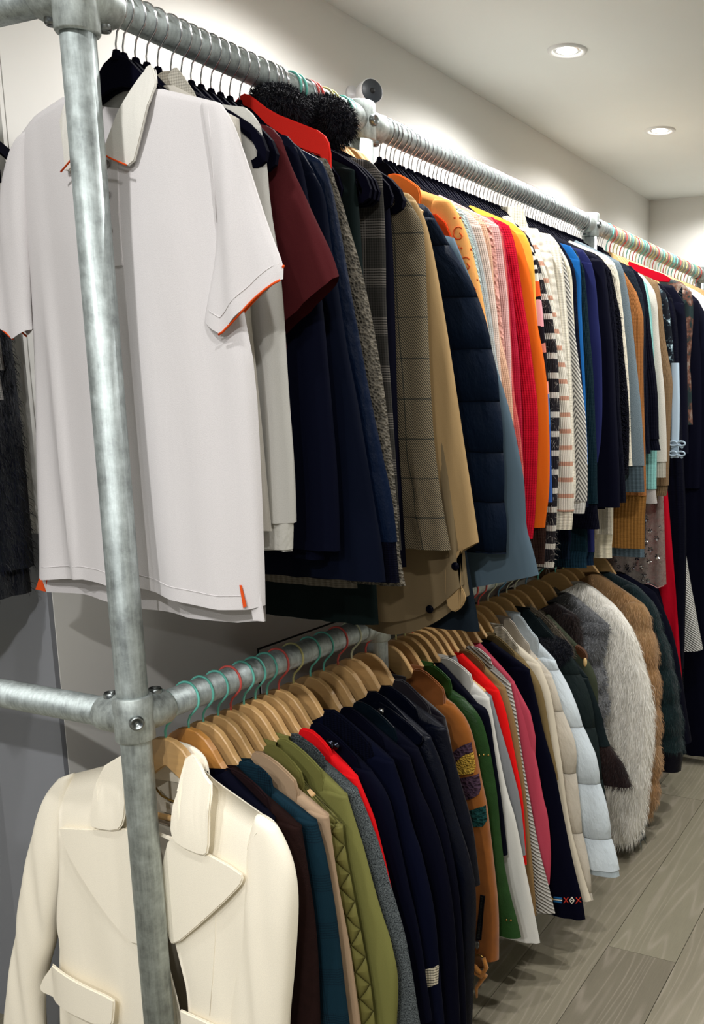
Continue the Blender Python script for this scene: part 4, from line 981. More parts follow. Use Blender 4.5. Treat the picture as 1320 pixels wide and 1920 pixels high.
# ------------------------------------------------------------------ garments on the upper rail
NV = '#060b1b'; BK = '#04060f'
F_NAVYC = fab('#0b1b33', 'smooth'); F_BK = fab('#060a17', 'plain'); F_BKK = fab('#070b19', 'knit'); F_BKR = fab('#080c1a', 'rib')
CRM = '#e6e0d0'
def X(k, zend):  # carry a sleeve on straight down to the height zend
    e = list(EU[k]); e.append((e[-1][0]+.004, zend)); return e
UP = [
 ('jacket', 'pale grey zip jacket with gathered cuffs right behind the white polo shirt', 'jacket', 1.21, EU['grey'], fab('#b4b2ac', 'plain'), dict(cuff=(.035, fab('#bdbbb3', 'nylon')), w=.13, hem=1.265, fold=.007)),
 ('polo_shirt', 'maroon polo shirt with short sleeves behind the pale grey jacket', 'shirt', 1.25, EU['maroon'], fab('#5d2226', 'plain'), dict(w=.16, wc=.14, hem=1.58, xb=.18, ends=lambda x: 1.66+(x-.27)*.7 if x > 0 else 1.66-(x+.27)*.7)),
 ('coat', 'dark navy coat with a plain straight sleeve just behind the maroon polo', 'coat', 1.285, EU['navyA'], fab('#060e20', 'smooth'), dict(w=.14, hem=1.24)),
 ('coat', 'midnight blue smooth coat with wide flared sleeve before the shiny navy bomber', 'coat', 1.325, EU['navyB'], fab('#071425', 'smooth'), dict(w=.19, wc=.2, hem=1.2)),
 ('bomber_jacket', 'shiny navy bomber jacket with black knit cuff before the grey boucle coat', 'jacket', 1.36, EU['blue'], fab('#0d2240', 'nylon'), dict(w=.14, wc=.12, cuff=(.06, fab('#050a18', 'rib')), hem=1.2)),
 ('coat', 'grey brown boucle wool coat with fuzzy ribbed hem on the upper rail', 'coat', 1.395, EU['boucle'], fab('#80796c', 'boucle', '#2f2e2c'), dict(w=.15, hem=1.17, hemrib=(.03, fab('#6f695e', 'rib', p=.012)))),
 ('sports_jacket', 'bright red jacket with upright collar under the black fur collars', 'jacket', 1.43, EU['redtop'], fab('#d0281f', 'plain'), dict(w=.06, hem=1.45, nosleeve=True, xb=.15, ti=0, nn=1.94, special='redtop')),
 ('coat', 'greenish black coat topped with a bushy black fur collar behind the red jacket', 'coat', 1.475, EU['hid1'], fab('#16261f', 'smooth'), dict(hem=1.085, furcol=(.03, 2.005, .042))),
 ('coat', 'dark glen check wool coat with narrow sleeve before the brown tweed', 'coat', 1.53, EU['glen'], fab('#33322f', 'plaid', '#76706a'), dict(w=.1, hem=1.22)),
 ('coat', 'black coat with the larger black fur collar just before the second post', 'coat', 1.57, EU['hid2'], F_BK, dict(hem=1.18, furcol=(.05, 2.0, .058))),
 ('tweed_coat', 'brown herringbone tweed coat with dark windowpane lines', 'coat', 1.605, EU['tweed'], fab('#3d3a34', 'twill', '#988a70'), dict(w=.19, wc=.15, hem=1.22, fold=.009, slT=1.3)),
 ('cape', 'camel wool cape with curled front edge and black snap buttons', 'cape', 1.65, EU['camel'], fab('#a2875f', 'plain'), dict(w=.12, hem=1.2, special='cape', ends=lambda x: 1.236-(.348-x)*.55 if x > 0 else 1.2)),
 ('coat', 'slate grey coat whose long hem shows below the camel cape', 'coat', 1.685, EU['slate'], fab('#222e38', 'smooth'), dict(w=.1, hem=1.035, xb=.20, flare=.11)),
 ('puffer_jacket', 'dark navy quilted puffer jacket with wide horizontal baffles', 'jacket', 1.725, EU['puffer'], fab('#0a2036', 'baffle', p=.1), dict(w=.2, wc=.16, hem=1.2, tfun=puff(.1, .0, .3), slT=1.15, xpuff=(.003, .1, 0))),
 ('raincoat', 'steel blue grey raincoat with flared open sleeve end', 'coat', 1.765, EU['steel'], fab('#4f606c', 'smooth'), dict(w=.14, wc=.19, hem=1.2, ends=lambda x: 1.13+(x-.34)*.25 if x > 0 else 1.13)),
 ('printed_jacket', 'orange and cream printed jacket with ring motifs and a scarlet front', 'jacket', 1.80, X('mono', 1.3), fab('#e8a45e', 'plain'), dict(w=.1, hem=1.3, special='mono', collar=(fab('#e8823e', 'plain'), .012, .07))),
 ('fluffy_cardigan', 'pale aqua fluffy cardigan behind the orange printed jacket', 'cardigan', 1.833, X('aqua', 1.3), fab('#b9cdca', 'boucle', '#93aaa8'), dict(w=.1, hem=1.3)),
 ('sweater', 'pale grey fine knit sweater between the aqua cardigan and blush knits', 'sweater', 1.865, X('palegrey', 1.3), fab('#b3b7b6', 'knit'), dict(w=.1, hem=1.3)),
 ('sweater', 'cream blush thin knit sweater before the peach one', 'sweater', 1.897, X('blush', 1.3), fab('#e4cdbf', 'knit'), dict(w=.1, hem=1.3)),
 ('sweater', 'peach fine knit sweater with a long hanging sleeve', 'sweater', 1.93, EU['peach'], fab('#e3b497', 'knit'), dict(w=.1, hem=1.35)),
 ('trimmed_cardigan', 'pink cardigan edged with a frilly looped trim', 'cardigan', 1.96, X('fringe', 1.35), fab('#e0a99c', 'boucle', '#b98176', p=120), dict(w=.08, hem=1.35)),
 ('sweater', 'light pink knit sweater just before the salmon and crimson ones', 'sweater', 1.99, EU['pink'], fab('#e0b3ae', 'knit'), dict(w=.1, hem=1.4)),
 ('sweater', 'salmon pink sweater peeping out low beside the crimson sleeve', 'sweater', 2.013, EU['salmon'], fab('#d2605c', 'knit'), dict(w=.1, hem=1.3)),
 ('sweater', 'crimson knit sweater between the pink and red ribbed ones', 'sweater', 2.037, EU['crimson'], fab('#b51c37', 'knit'), dict(w=.1, hem=1.3)),
 ('sweater', 'bright red ribbed sweater with a long tapering sleeve', 'sweater', 2.07, EU['redrib'], fab('#c4102b', 'rib', p=.006), dict(w=.12, hem=1.28)),
 ('coat', 'vivid orange wool coat with a straight cut sleeve', 'coat', 2.105, EU['orange'], fab('#cf5f16', 'plain'), dict(w=.13, hem=1.2, hemc='#ca7f2e')),
 ('suede_jacket', 'mustard yellow suede jacket with rounded shoulder above the orange coat', 'jacket', 2.14, X('yellow', 1.25), fab('#dba035', 'suede'), dict(w=.1, hem=1.19)),
 ('patterned_cardigan', 'multicoloured banded cardigan in black, white, orange, pink and blue', 'cardigan', 2.165, X('multi', 1.25), fab('#ffffff', 'vbands', MULTI, (1.36, 1.86)), dict(w=.09, hem=1.25)),
 ('sweater', 'chocolate brown sweater with deep ribbed hem under the orange coat', 'sweater', 2.185, EU['brownk'], fab('#46302a', 'knit'), dict(w=.09, hem=1.06, hemrib=(.07, fab('#3c2a25', 'rib')))),
 ('striped_cardigan', 'fuzzy charcoal and white striped cardigan with wispy end', 'cardigan', 2.21, EU['stripe'], fab('#38353a', 'bands', '#d9d4c9', (.047, .3)), dict(w=.1, hem=1.15, furs=('stripe', 2600, .016, dict(out=.6, down=.5, width=.0006, spread=.5)))),
 ('striped_sweater', 'cream knit sweater with thin dusty pink stripes', 'sweater', 2.25, EU['pinkstripe'], fab('#e6dfd0', 'bands', '#c9967e', (.0405, .27)), dict(w=.13, cuff=(.035, fab('#e3dcc9', 'rib', p=.012)), hem=1.16)),
 ('sweater', 'ivory openwork knit sweater with little dark eyelets', 'sweater', 2.295, X('holes', 1.24), fab('#e3dccc', 'cable'), dict(w=.1, hem=1.24, special='eyelets')),
 ('sweater', 'ivory cable knit sweater with wide ribbed neck', 'sweater', 2.34, EU['creamrib'], fab('#ddd6c5', 'rib', p=.011), dict(w=.1, hem=1.25, collar=(fab(CRM, 'rib'), .03, .05))),
 ('herringbone_cardigan', 'fuzzy grey herringbone cardigan with white cuff', 'cardigan', 2.385, EU['herring'], fab('#c9c6be', 'herring', '#4b4a4a', .05), dict(w=.12, cuff=(.03, fab('#dcd9d2', 'rib')), hem=1.24)),
 ('turtleneck_sweater', 'cream turtleneck sweater whose folded neck stands above its neighbours', 'sweater', 2.41, EU['navy1'], fab('#e0d8c2', 'knit'), dict(w=.05, hem=1.4, collar=(fab('#e4dcc6', 'rib'), .06, .05), xb=.19)),
 ('sweater', 'navy knit sweater just behind the herringbone cardigan', 'sweater', 2.44, EU['navy1'], fab('#0b1730', 'knit'), dict(w=.1, hem=1.06, hemrib=(.05, fab('#14283e', 'rib')))),
 ('sweater', 'bright royal blue sweater, a thin strip between navy ones', 'sweater', 2.49, EU['bright'], fab('#12528f', 'smooth'), dict(w=.1, hem=1.25)),
 ('cardigan', 'deep teal cardigan with black flared cuff', 'cardigan', 2.54, EU['teal'], fab('#10303c', 'knit'), dict(w=.11, wc=.11, cuff=(.065, F_BKK), hem=1.02, hemrib=(.05, fab('#1b3a4c', 'rib')))),
 ('sweater', 'indigo blue sweater curving in above its end', 'sweater', 2.59, EU['indigo'], fab('#22285f', 'smooth'), dict(w=.1, hem=1.02, hemrib=(.04, fab('#16304a', 'rib')))),
 ('dress', 'plain black knit dress behind the indigo sweater', 'dress', 2.65, EU['blackA'], fab('#080c1c', 'smooth'), dict(w=.15, wc=.15, hem=1.18)),
 ('cardigan', 'black thin cardigan next behind the plain black dress', 'cardigan', 2.695, EU['blackB'], F_BKK, dict(w=.1, hem=1.2)),
 ('cardigan', 'black tufted cardigan with a fluffy uneven edge', 'cardigan', 2.735, EU['tufted'], fab('#070914', 'boucle', '#020308'), dict(w=.1, hem=1.25, furs=('bk', 1500, .012, dict(out=.8, down=.3, width=.001, spread=.6)))),
 ('sweater', 'cream ribbed sweater with thick fluted hem under the black dress', 'sweater', 2.775, X('cream', 1.3), fab('#ded6c2', 'knit'), dict(w=.08, hem=1.012, xb=.205, flare=.008, hemrib=(.075, fab('#e0d7bd', 'rib', p=.02)))),
 ('sweater', 'mid grey marl sweater with deep ribbed sleeve end', 'sweater', 2.825, EU['marl'], fab('#4c5961', 'marl', '#707c82'), dict(w=.15, wc=.13, cuff=(.07, fab('#48565d', 'rib', p=.013)), hem=1.23)),
 ('sweater', 'caramel brown sweater with long ribbed hem', 'sweater', 2.885, X('tan', 1.3), fab('#a0683a', 'knit'), dict(w=.09, hem=1.03, xb=.26, flare=.03, hemrib=(.17, fab('#8e6330', 'rib', p=.011)))),
 ('sweater', 'grey sweater whose ribbed hem shows under the caramel one', 'sweater', 2.93, EU['inky'], fab('#232f3c', 'knit'), dict(w=.09, hem=.995, xb=.25, flare=.02, hemrib=(.06, fab('#596a74', 'rib', p=.016)))),
 ('sweater', 'inky navy sweater just behind the caramel brown one', 'sweater', 2.975, EU['inky'], fab('#070f22', 'knit'), dict(w=.1, hem=1.3)),
 ('cardigan', 'black cardigan with bunched cuff above the aqua ribbed cuff', 'cardigan', 3.035, EU['blackC'], F_BKR, dict(w=.11, cuff=(.03, F_BKR), hem=1.3)),
 ('sweater', 'aqua ribbed sweater with a grey banded sleeve end', 'sweater', 3.085, EU['aquarib'], fab('#7fb6b0', 'rib', p=.012), dict(w=.1, cuff=(.045, fab('#a6a19c', 'marl', '#8f8a86')), hem=1.22)),
 ('sweater', 'light heather grey sweater with fine ribbed sleeve end', 'sweater', 3.135, EU['lightgrey'], fab('#a9a49a', 'marl', '#c4c0b6'), dict(w=.12, wc=.11, cuff=(.05, fab('#aaa598', 'rib', p=.008)), hem=1.2)),
 ('cardigan', 'taupe brown cardigan bulging out behind the heather grey sweater', 'cardigan', 3.195, EU['taupe'], fab('#7d654a', 'knit'), dict(w=.11, cuff=(.03, fab('#6e5a42', 'rib')), hem=1.15)),
 ('sequin_dress', 'sheer grey lace dress sewn with silver sequin flowers and a scalloped hem', 'dress', 3.25, EU['sequin'], None, dict(hem=.83, nosleeve=True, xb=.20, flare=.03, special='sequin')),
 ('floral_dress', 'black and white floral dress with pale tulle ribbons tied in bows', 'dress', 3.30, EU['floral'], fab('#ffffff', 'blotch', ((.0, '#05080f'), (.55, '#0a1018'), (.60, '#5d727a'), (.68, '#a9bcc2')), 45), dict(w=.07, hem=1.2, special='bows')),
 ('red_gown', 'long crimson pleated evening gown falling between the furs and striped gown', 'dress', 3.34, EU['redgown'], fab('#a3041c', 'smooth'), dict(nosleeve=True, hem=.42, xb=.2, special='gown', flare=.10, fold=.012)),
 ('gown', 'long black gown just behind the crimson one', 'dress', 3.40, X('blackD', .5), fab('#060b18', 'rib', p=.02), dict(w=.1, hem=.16, xb=.21, flare=.06)),
 ('dress', 'short black dress behind the long black gown', 'dress', 3.47, EU['blackE'], F_BK, dict(w=.1, hem=1.0)),
 ('striped_gown', 'long gown of broad white and dark green crinkled panels', 'dress', 3.56, EU['whitestripe'], fab('#0d2026', 'rope'), dict(nosleeve=True, hem=.30, xb=.19, flare=.06, special='panel')),
 ('camouflage_jacket', 'satin jacket in brown and green camouflage print with tapering sleeve', 'jacket', 3.64, EU['camo'], fab('#ffffff', 'blotch', ((.0, '#10171b'), (.45, '#1d2b2c'), (.52, '#5c3a2e'), (.62, '#7f746a')), 13), dict(w=.14, wc=.05, hem=1.4)),
 ('gown', 'black long gown behind the camouflage jacket', 'dress', 3.74, EU['fillA'], F_BK, dict(w=.13, hem=.04, xb=.26, flare=.08)),
 ('blouse', 'white blouse showing at the right edge of the picture high on the rail', 'blouse', 3.86, EU['fillB'], fab('#dedcd6', 'plain'), dict(w=.1, hem=1.55)),
 ('gown', 'long black dress last but two on the upper rail', 'dress', 3.96, EU['fillC'], fab('#080a12', 'rib', p=.018), dict(w=.12, hem=.05, xb=.26, flare=.1)),
 ('fur_trimmed_coat', 'cream and brown spotted fur coat at the right edge of the picture', 'coat', 4.08, EU['fillD'], fab('#cfc6b4', 'fur', '#6b5a48', 26), dict(w=.13, hem=.8, furs=('creamfur', 2500, .02, {}))),
 ('coat', 'black coat at the far end of the upper rail', 'coat', 4.22, EU['fillC'], F_BK, dict(w=.12, hem=.9)),
]
# ------------------------------------------------------------------ coats on the lower rail
LOW = [
 ('wool_jacket', 'dark brown wool jacket with wide collar right behind the cream blazer', 'jacket', 1.19, EL['brown'], fab('#3c241f', 'tweed', '#2a1815', 420), dict(w=.13, collar=(fab('#341f1b', 'tweed', '#27171a', 420), .0, .085), hem=.25)),
 ('plaid_blazer', 'teal and black glen plaid blazer behind the dark brown jacket', 'blazer', 1.225, EL['plaid'], fab('#173746', 'plaid', '#0b1822'), dict(w=.13, collar=(fab('#173746', 'plaid', '#0b1822'), .0, .06), hem=.25)),
 ('blazer', 'tan blazer with pointed collar between the plaid and olive jackets', 'blazer', 1.262, EL['tan'], fab('#a58c72', 'plain'), dict(w=.12, collar=(fab('#a38a6f', 'plain'), .004, .085), hem=.22)),
 ('quilted_jacket', 'olive diamond quilted jacket with satin sleeve', 'jacket', 1.295, EL['quilt'], fab('#6f6b3b', 'diamond'), dict(ti=2, w=.13, collar=(fab('#676436', 'plain'), .006, .07), hem=.22)),
 ('jacket', 'smooth olive green jacket with broad shoulder before the charcoal tweed', 'jacket', 1.33, EL['olive'], fab('#72713f', 'plain'), dict(w=.14, collar=(fab('#6d6c3b', 'plain'), .006, .09), hem=.22)),
 ('tweed_jacket', 'charcoal and white flecked tweed jacket behind the olive one', 'jacket', 1.362, EL['tweedc'], fab('#20262b', 'tweed', '#7e8688', 380), dict(ti=2, w=.13, collar=(fab('#171c22', 'tweed', '#626a6c', 380), .0, .07), hem=.2)),
 ('blazer', 'bright red blazer behind the charcoal tweed jacket', 'blazer', 1.395, EL['red'], fab('#d8141a', 'plain'), dict(ti=2, w=.11, collar=(fab('#d8141a', 'plain'), .004, .06), hem=.2)),
 ('blazer', 'black blazer first of the dark row, directly behind the red one', 'blazer', 1.43, EL['blk1'], fab('#070d20', 'smooth'), dict(w=.13, collar=(fab('#060b1b', 'smooth'), .004, .1), hem=.2, special='button')),
 ('blazer', 'navy black blazer with a striped cream label band near the cuff', 'blazer', 1.475, EL['blk2'], fab('#08112a', 'smooth'), dict(w=.14, collar=(fab('#070e20', 'rib'), .004, .1), hem=.2, special='cufflabel')),
 ('blazer', 'black blazer behind the one with the striped cuff label', 'blazer', 1.53, EL['blk3'], F_BK, dict(w=.14, collar=(F_BK, .004, .09), hem=.2)),
 ('blazer', 'black blazer with leather collar before the biker jackets', 'blazer', 1.575, EL['blk4'], fab('#060b16', 'smooth'), dict(w=.13, collar=(fab('#12242c', 'leather'), .004, .09), hem=.2)),
 ('leather_jacket', 'black leather biker jacket with silver snap on its shoulder strap', 'jacket', 1.625, EL['lea1'], fab('#0a1420', 'leather'), dict(w=.14, collar=(fab('#0a1420', 'leather'), .004, .09), hem=.2, special='epaulette')),
 ('leather_jacket', 'black leather jacket with ribbed shoulder panel behind the first biker jacket', 'jacket', 1.675, EL['lea2'], fab('#09121c', 'leather'), dict(w=.13, collar=(fab('#09121c', 'leather'), .004, .08), hem=.25)),
 ('coat', 'dark brown velvet coat around the second post', 'coat', 1.73, EL['lea3'], fab('#1b1014', 'suede'), dict(w=.1, hem=.3, collar=(fab('#20131a', 'suede'), .01, .08))),
 ('suede_jacket', 'tan suede jacket with embroidered flower patches and a zipped cuff', 'jacket', 1.81, EL['suede'], fab('#8f5420', 'suede'), dict(w=.15, wc=.12, hem=.28, collar=(fab('#81491c', 'suede'), .012, .07), special='suede')),
 ('leather_jacket', 'green leather jacket with studded sleeve seam', 'jacket', 1.855, EL['green'], fab('#264820', 'leather'), dict(w=.14, wc=.11, hem=.3, collar=(fab('#2c4e22', 'leather'), .01, .06), special='studs')),
 ('jacket', 'plain black jacket between the green leather and white jackets', 'jacket', 1.895, EL['black5'], F_BK, dict(w=.1, hem=.3)),
 ('blazer', 'white blazer with long flared sleeve in front of the grey one', 'blazer', 1.93, EL['white'], fab('#cfcdc6', 'plain'), dict(w=.15, wc=.15, hem=.3, collar=(fab('#c9c6be', 'plain'), .008, .075))),
 ('blazer', 'mid grey blazer between the white and red ones', 'blazer', 1.965, EL['grey'], fab('#7b7d80', 'plain'), dict(w=.1, hem=.3)),
 ('jacket', 'scarlet jacket behind the grey blazer', 'jacket', 1.995, EL['red2'], fab('#dd1414', 'plain'), dict(w=.09, hem=.35)),
 ('coat', 'camel brown coat between the scarlet and rope knit jackets', 'coat', 2.025, EL['camel'], fab('#866a46', 'plain'), dict(w=.09, hem=.24, collar=(fab('#7a5f3e', 'plain'), .004, .06))),
 ('knit_jacket', 'white diagonal rope textured jacket with pointed cuff', 'jacket', 2.06, EL['rope'], fab('#d5d0c8', 'rope'), dict(w=.14, wc=.14, hem=.32, collar=(fab('#cfcac2', 'rope'), .004, .06))),
 ('blazer', 'rose pink blazer behind the white rope textured jacket', 'blazer', 2.095, EL['pink'], fab('#b54456', 'plain'), dict(w=.12, hem=.2, xb=.25, flare=.03)),
 ('coat', 'black coat with a colourful embroidered band above the hem', 'coat', 2.14, EL['embro'], fab('#05081a', 'smooth'), dict(w=.17, wc=.18, hem=.3, special='embro')),
 ('coat', 'olive camel coat with leather edged collar beside the black one', 'coat', 2.18, EL['camel2'], fab('#72603f', 'plain'), dict(w=.1, hem=.35, collar=(fab('#6a5a3c', 'plain'), .006, .07))),
 ('coat', 'cream wool coat with straight narrow sleeve', 'coat', 2.225, EL['creamw'], fab('#d0c6b2', 'plain'), dict(w=.12, hem=.3, collar=(fab('#d6cfbf', 'rib', p=.02), .02, .06))),
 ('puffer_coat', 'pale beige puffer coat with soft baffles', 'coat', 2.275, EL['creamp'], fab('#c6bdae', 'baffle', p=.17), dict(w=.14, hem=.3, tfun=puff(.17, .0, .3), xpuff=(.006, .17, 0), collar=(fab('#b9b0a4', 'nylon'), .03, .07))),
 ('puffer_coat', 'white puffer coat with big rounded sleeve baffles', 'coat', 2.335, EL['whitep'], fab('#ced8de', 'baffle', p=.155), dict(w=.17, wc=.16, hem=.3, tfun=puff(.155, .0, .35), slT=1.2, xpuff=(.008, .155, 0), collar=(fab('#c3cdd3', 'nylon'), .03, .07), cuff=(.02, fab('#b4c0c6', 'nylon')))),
 ('parka', 'dark green quilted parka with black fur collar', 'coat', 2.40, EL['parka'], fab('#263232', 'baffle', p=.15), dict(w=.15, hem=.35, tfun=puff(.15, .0, .25), xpuff=(.005, .15, 0), collar=(fab('#1f2a2a', 'nylon'), .03, .09), furcol=(.16, .80, .05, 'bk'))),
 ('parka', 'glossy dark green parka with brown fur cuff', 'coat', 2.455, EL['parka2'], fab('#1b2a2b', 'nylon'), dict(w=.16, wc=.15, hem=.4, cuff=(.11, fab('#1e1412', 'fur', '#33221d')), furs=None, special='furcuff')),
 ('coat', 'khaki green shearling lined coat with brown leather tab', 'coat', 2.51, EL['khaki'], fab('#3f4536', 'plain'), dict(w=.13, hem=.5, special='shear')),
 ('fur_coat', 'blackish brown fur coat between the khaki coat and the grey curly fur', 'coat', 2.59, EL['darkfur'], fab('#17110f', 'fur', '#2c201a', 20), dict(w=.12, hem=.6, xb=.14, furs=('darkfur', 9000, .026, dict(width=.0012)))),
 ('fur_coat', 'curly grey chinchilla fur coat with black edging', 'coat', 2.68, EL['chin'], fab('#7c7d7f', 'fur', '#34363a', 30), dict(w=.17, hem=.45, tfun=puff(.09, .02, .4), slT=1.3, xpuff=(.014, .09, .02), furs=('greyfur', 12000, .013, dict(out=.9, down=.4, spread=.6, width=.0014)))),
 ('fur_coat', 'long haired white fur coat with curved sleeve', 'coat', 2.82, EL['whitefur'], fab('#fbf8ef', 'fur', '#e6dfd0', 14), dict(w=.19, wc=.15, hem=.1, furs=('whitefur', 26000, .030, dict(width=.0012, spread=.14, out=.25)))),
 ('fur_coat', 'golden brown fur coat of rounded pelts', 'coat', 2.95, EL['brownfur'], fab('#8e6336', 'fur', '#a88c68', 9), dict(w=.17, hem=.1, tfun=puff(.13, .02, .45), slT=1.3, xpuff=(.016, .13, .02), furs=('brownfur', 16000, .017, dict(width=.0012, spread=.16, out=.3)))),
 ('fur_coat', 'dark green fur coat with black leather cuff', 'coat', 3.07, EL['greenfur'], fab('#0d2024', 'fur', '#1b3234', 12), dict(w=.17, hem=.2, cuff=(.075, fab('#05070c', 'leather')), tfun=puff(.12, 0, .3), xpuff=(.01, .12, 0), furs=('greenfur', 12000, .02, dict(width=.0012, spread=.15)))),
 ('coat', 'plain black coat behind the dark green fur', 'coat', 3.20, EL['blk6'], F_BK, dict(w=.15, hem=.2)),
 ('coat', 'black wool coat second behind the dark green fur', 'coat', 3.32, EL['fillL'], F_BK, dict(w=.13, hem=.25)),
 ('fur_coat', 'low hanging black green fur coat reaching nearest the floor', 'coat', 2.885, EL['lowfur'], fab('#0b171b', 'fur', '#152326', 12), dict(w=.14, hem=.03, xb=.2, flare=.05, furs=('greenfur', 5000, .03, dict(width=.0014)))),
 ('coat', 'black coat third behind the dark green fur', 'coat', 3.46, EL['fillL'], fab('#05070e', 'knit'), dict(w=.13, hem=.3)),
]
FURM = dict(darkfur=fab('#1d1512', 'fur', '#3a2b24', 20), stripe=fab('#cfc9be', 'fur', '#4a4648'), bk=fab('#05060d', 'fur', '#0d1220'), creamfur=fab('#cfc6b4', 'fur', '#8f7f6a', 26), greyfur=fab('#8d8f92', 'fur', '#3a3c42', 34),
            whitefur=fab('#fffdf6', 'fur', '#f0eadd', 14), brownfur=fab('#a56c33', 'fur', '#cdb593', 10), greenfur=fab('#0f262b', 'fur', '#24403f', 12))

def furball(par, x, z, y, rx, ry, rz, n, m, ln, seed, name='fur_collar'):
    V = []; Fc = []; N = 14; K = 9
    for i in range(K+1):
        a = PI*i/K
        for k in range(N):
            b = 2*PI*k/N; V.append((x+rx*math.sin(a)*math.cos(b), y+ry*math.sin(a)*math.sin(b), z+rz*math.cos(a)))
    for i in range(K):
        for k in range(N): Fc.append((i*N+k, (i+1)*N+k, (i+1)*N+(k+1) % N, i*N+(k+1) % N))
    o = mesh(name, V, Fc, m, par, True, [(v[0], v[2]) for v in V])
    fur(o, m, n, ln, down=.15, out=1.1, spread=.45, width=.0011, seed=seed, only_right=False)
    return o

def run(tab, tier):
    tab = sorted(tab, key=lambda r: r[3]); ys = [r[3] for r in tab]
    for i, (nm, lab, cat, y, edge, m, op) in enumerate(tab):
        a = y-ys[i-1] if i else .05; b = ys[i+1]-y if i < len(tab)-1 else .08
        T = min(.045, .5*.92*min(a, b)*1.0); T = max(T, .011)
        T = min(T+.25*max(0, abs(a-b)*.3), .05)
        op = dict(op); sp = op.pop('special', None); fc = op.pop('furcol', None); hc = op.pop('hemc', None)
        if op.get('furs'): f = op['furs']; op['furs'] = (FURM[f[0]],)+tuple(f[1:])
        if sp == 'sequin': special_sequin(nm, lab, cat, y, T, edge); continue
        r = garment(nm, lab, cat, tier, y, T, edge, m, seed=i*7+(0 if tier == 'u' else 500), **op)
        zo = ZU if tier == 'u' else ZL
        if fc: furball(r['g'], fc[0], fc[1]-zo, -.005, fc[2]*1.25, min(.045, T*1.5+.012), fc[2]*.75, 7000, FURM['bk'], .015, i)
        if sp: SPECIAL[sp](r, T, m, zo, edge)

# ------------------------------------------------------------------ white polo shirt (front of the upper rail)
def seam(par, pts, r=.0007, m=None, on=None):
    f = surf(on or par); return tube('seam', [(p[0], f(p[0], p[2], p[1])-.0002, p[2]) for p in pts], r, m, par, 5)

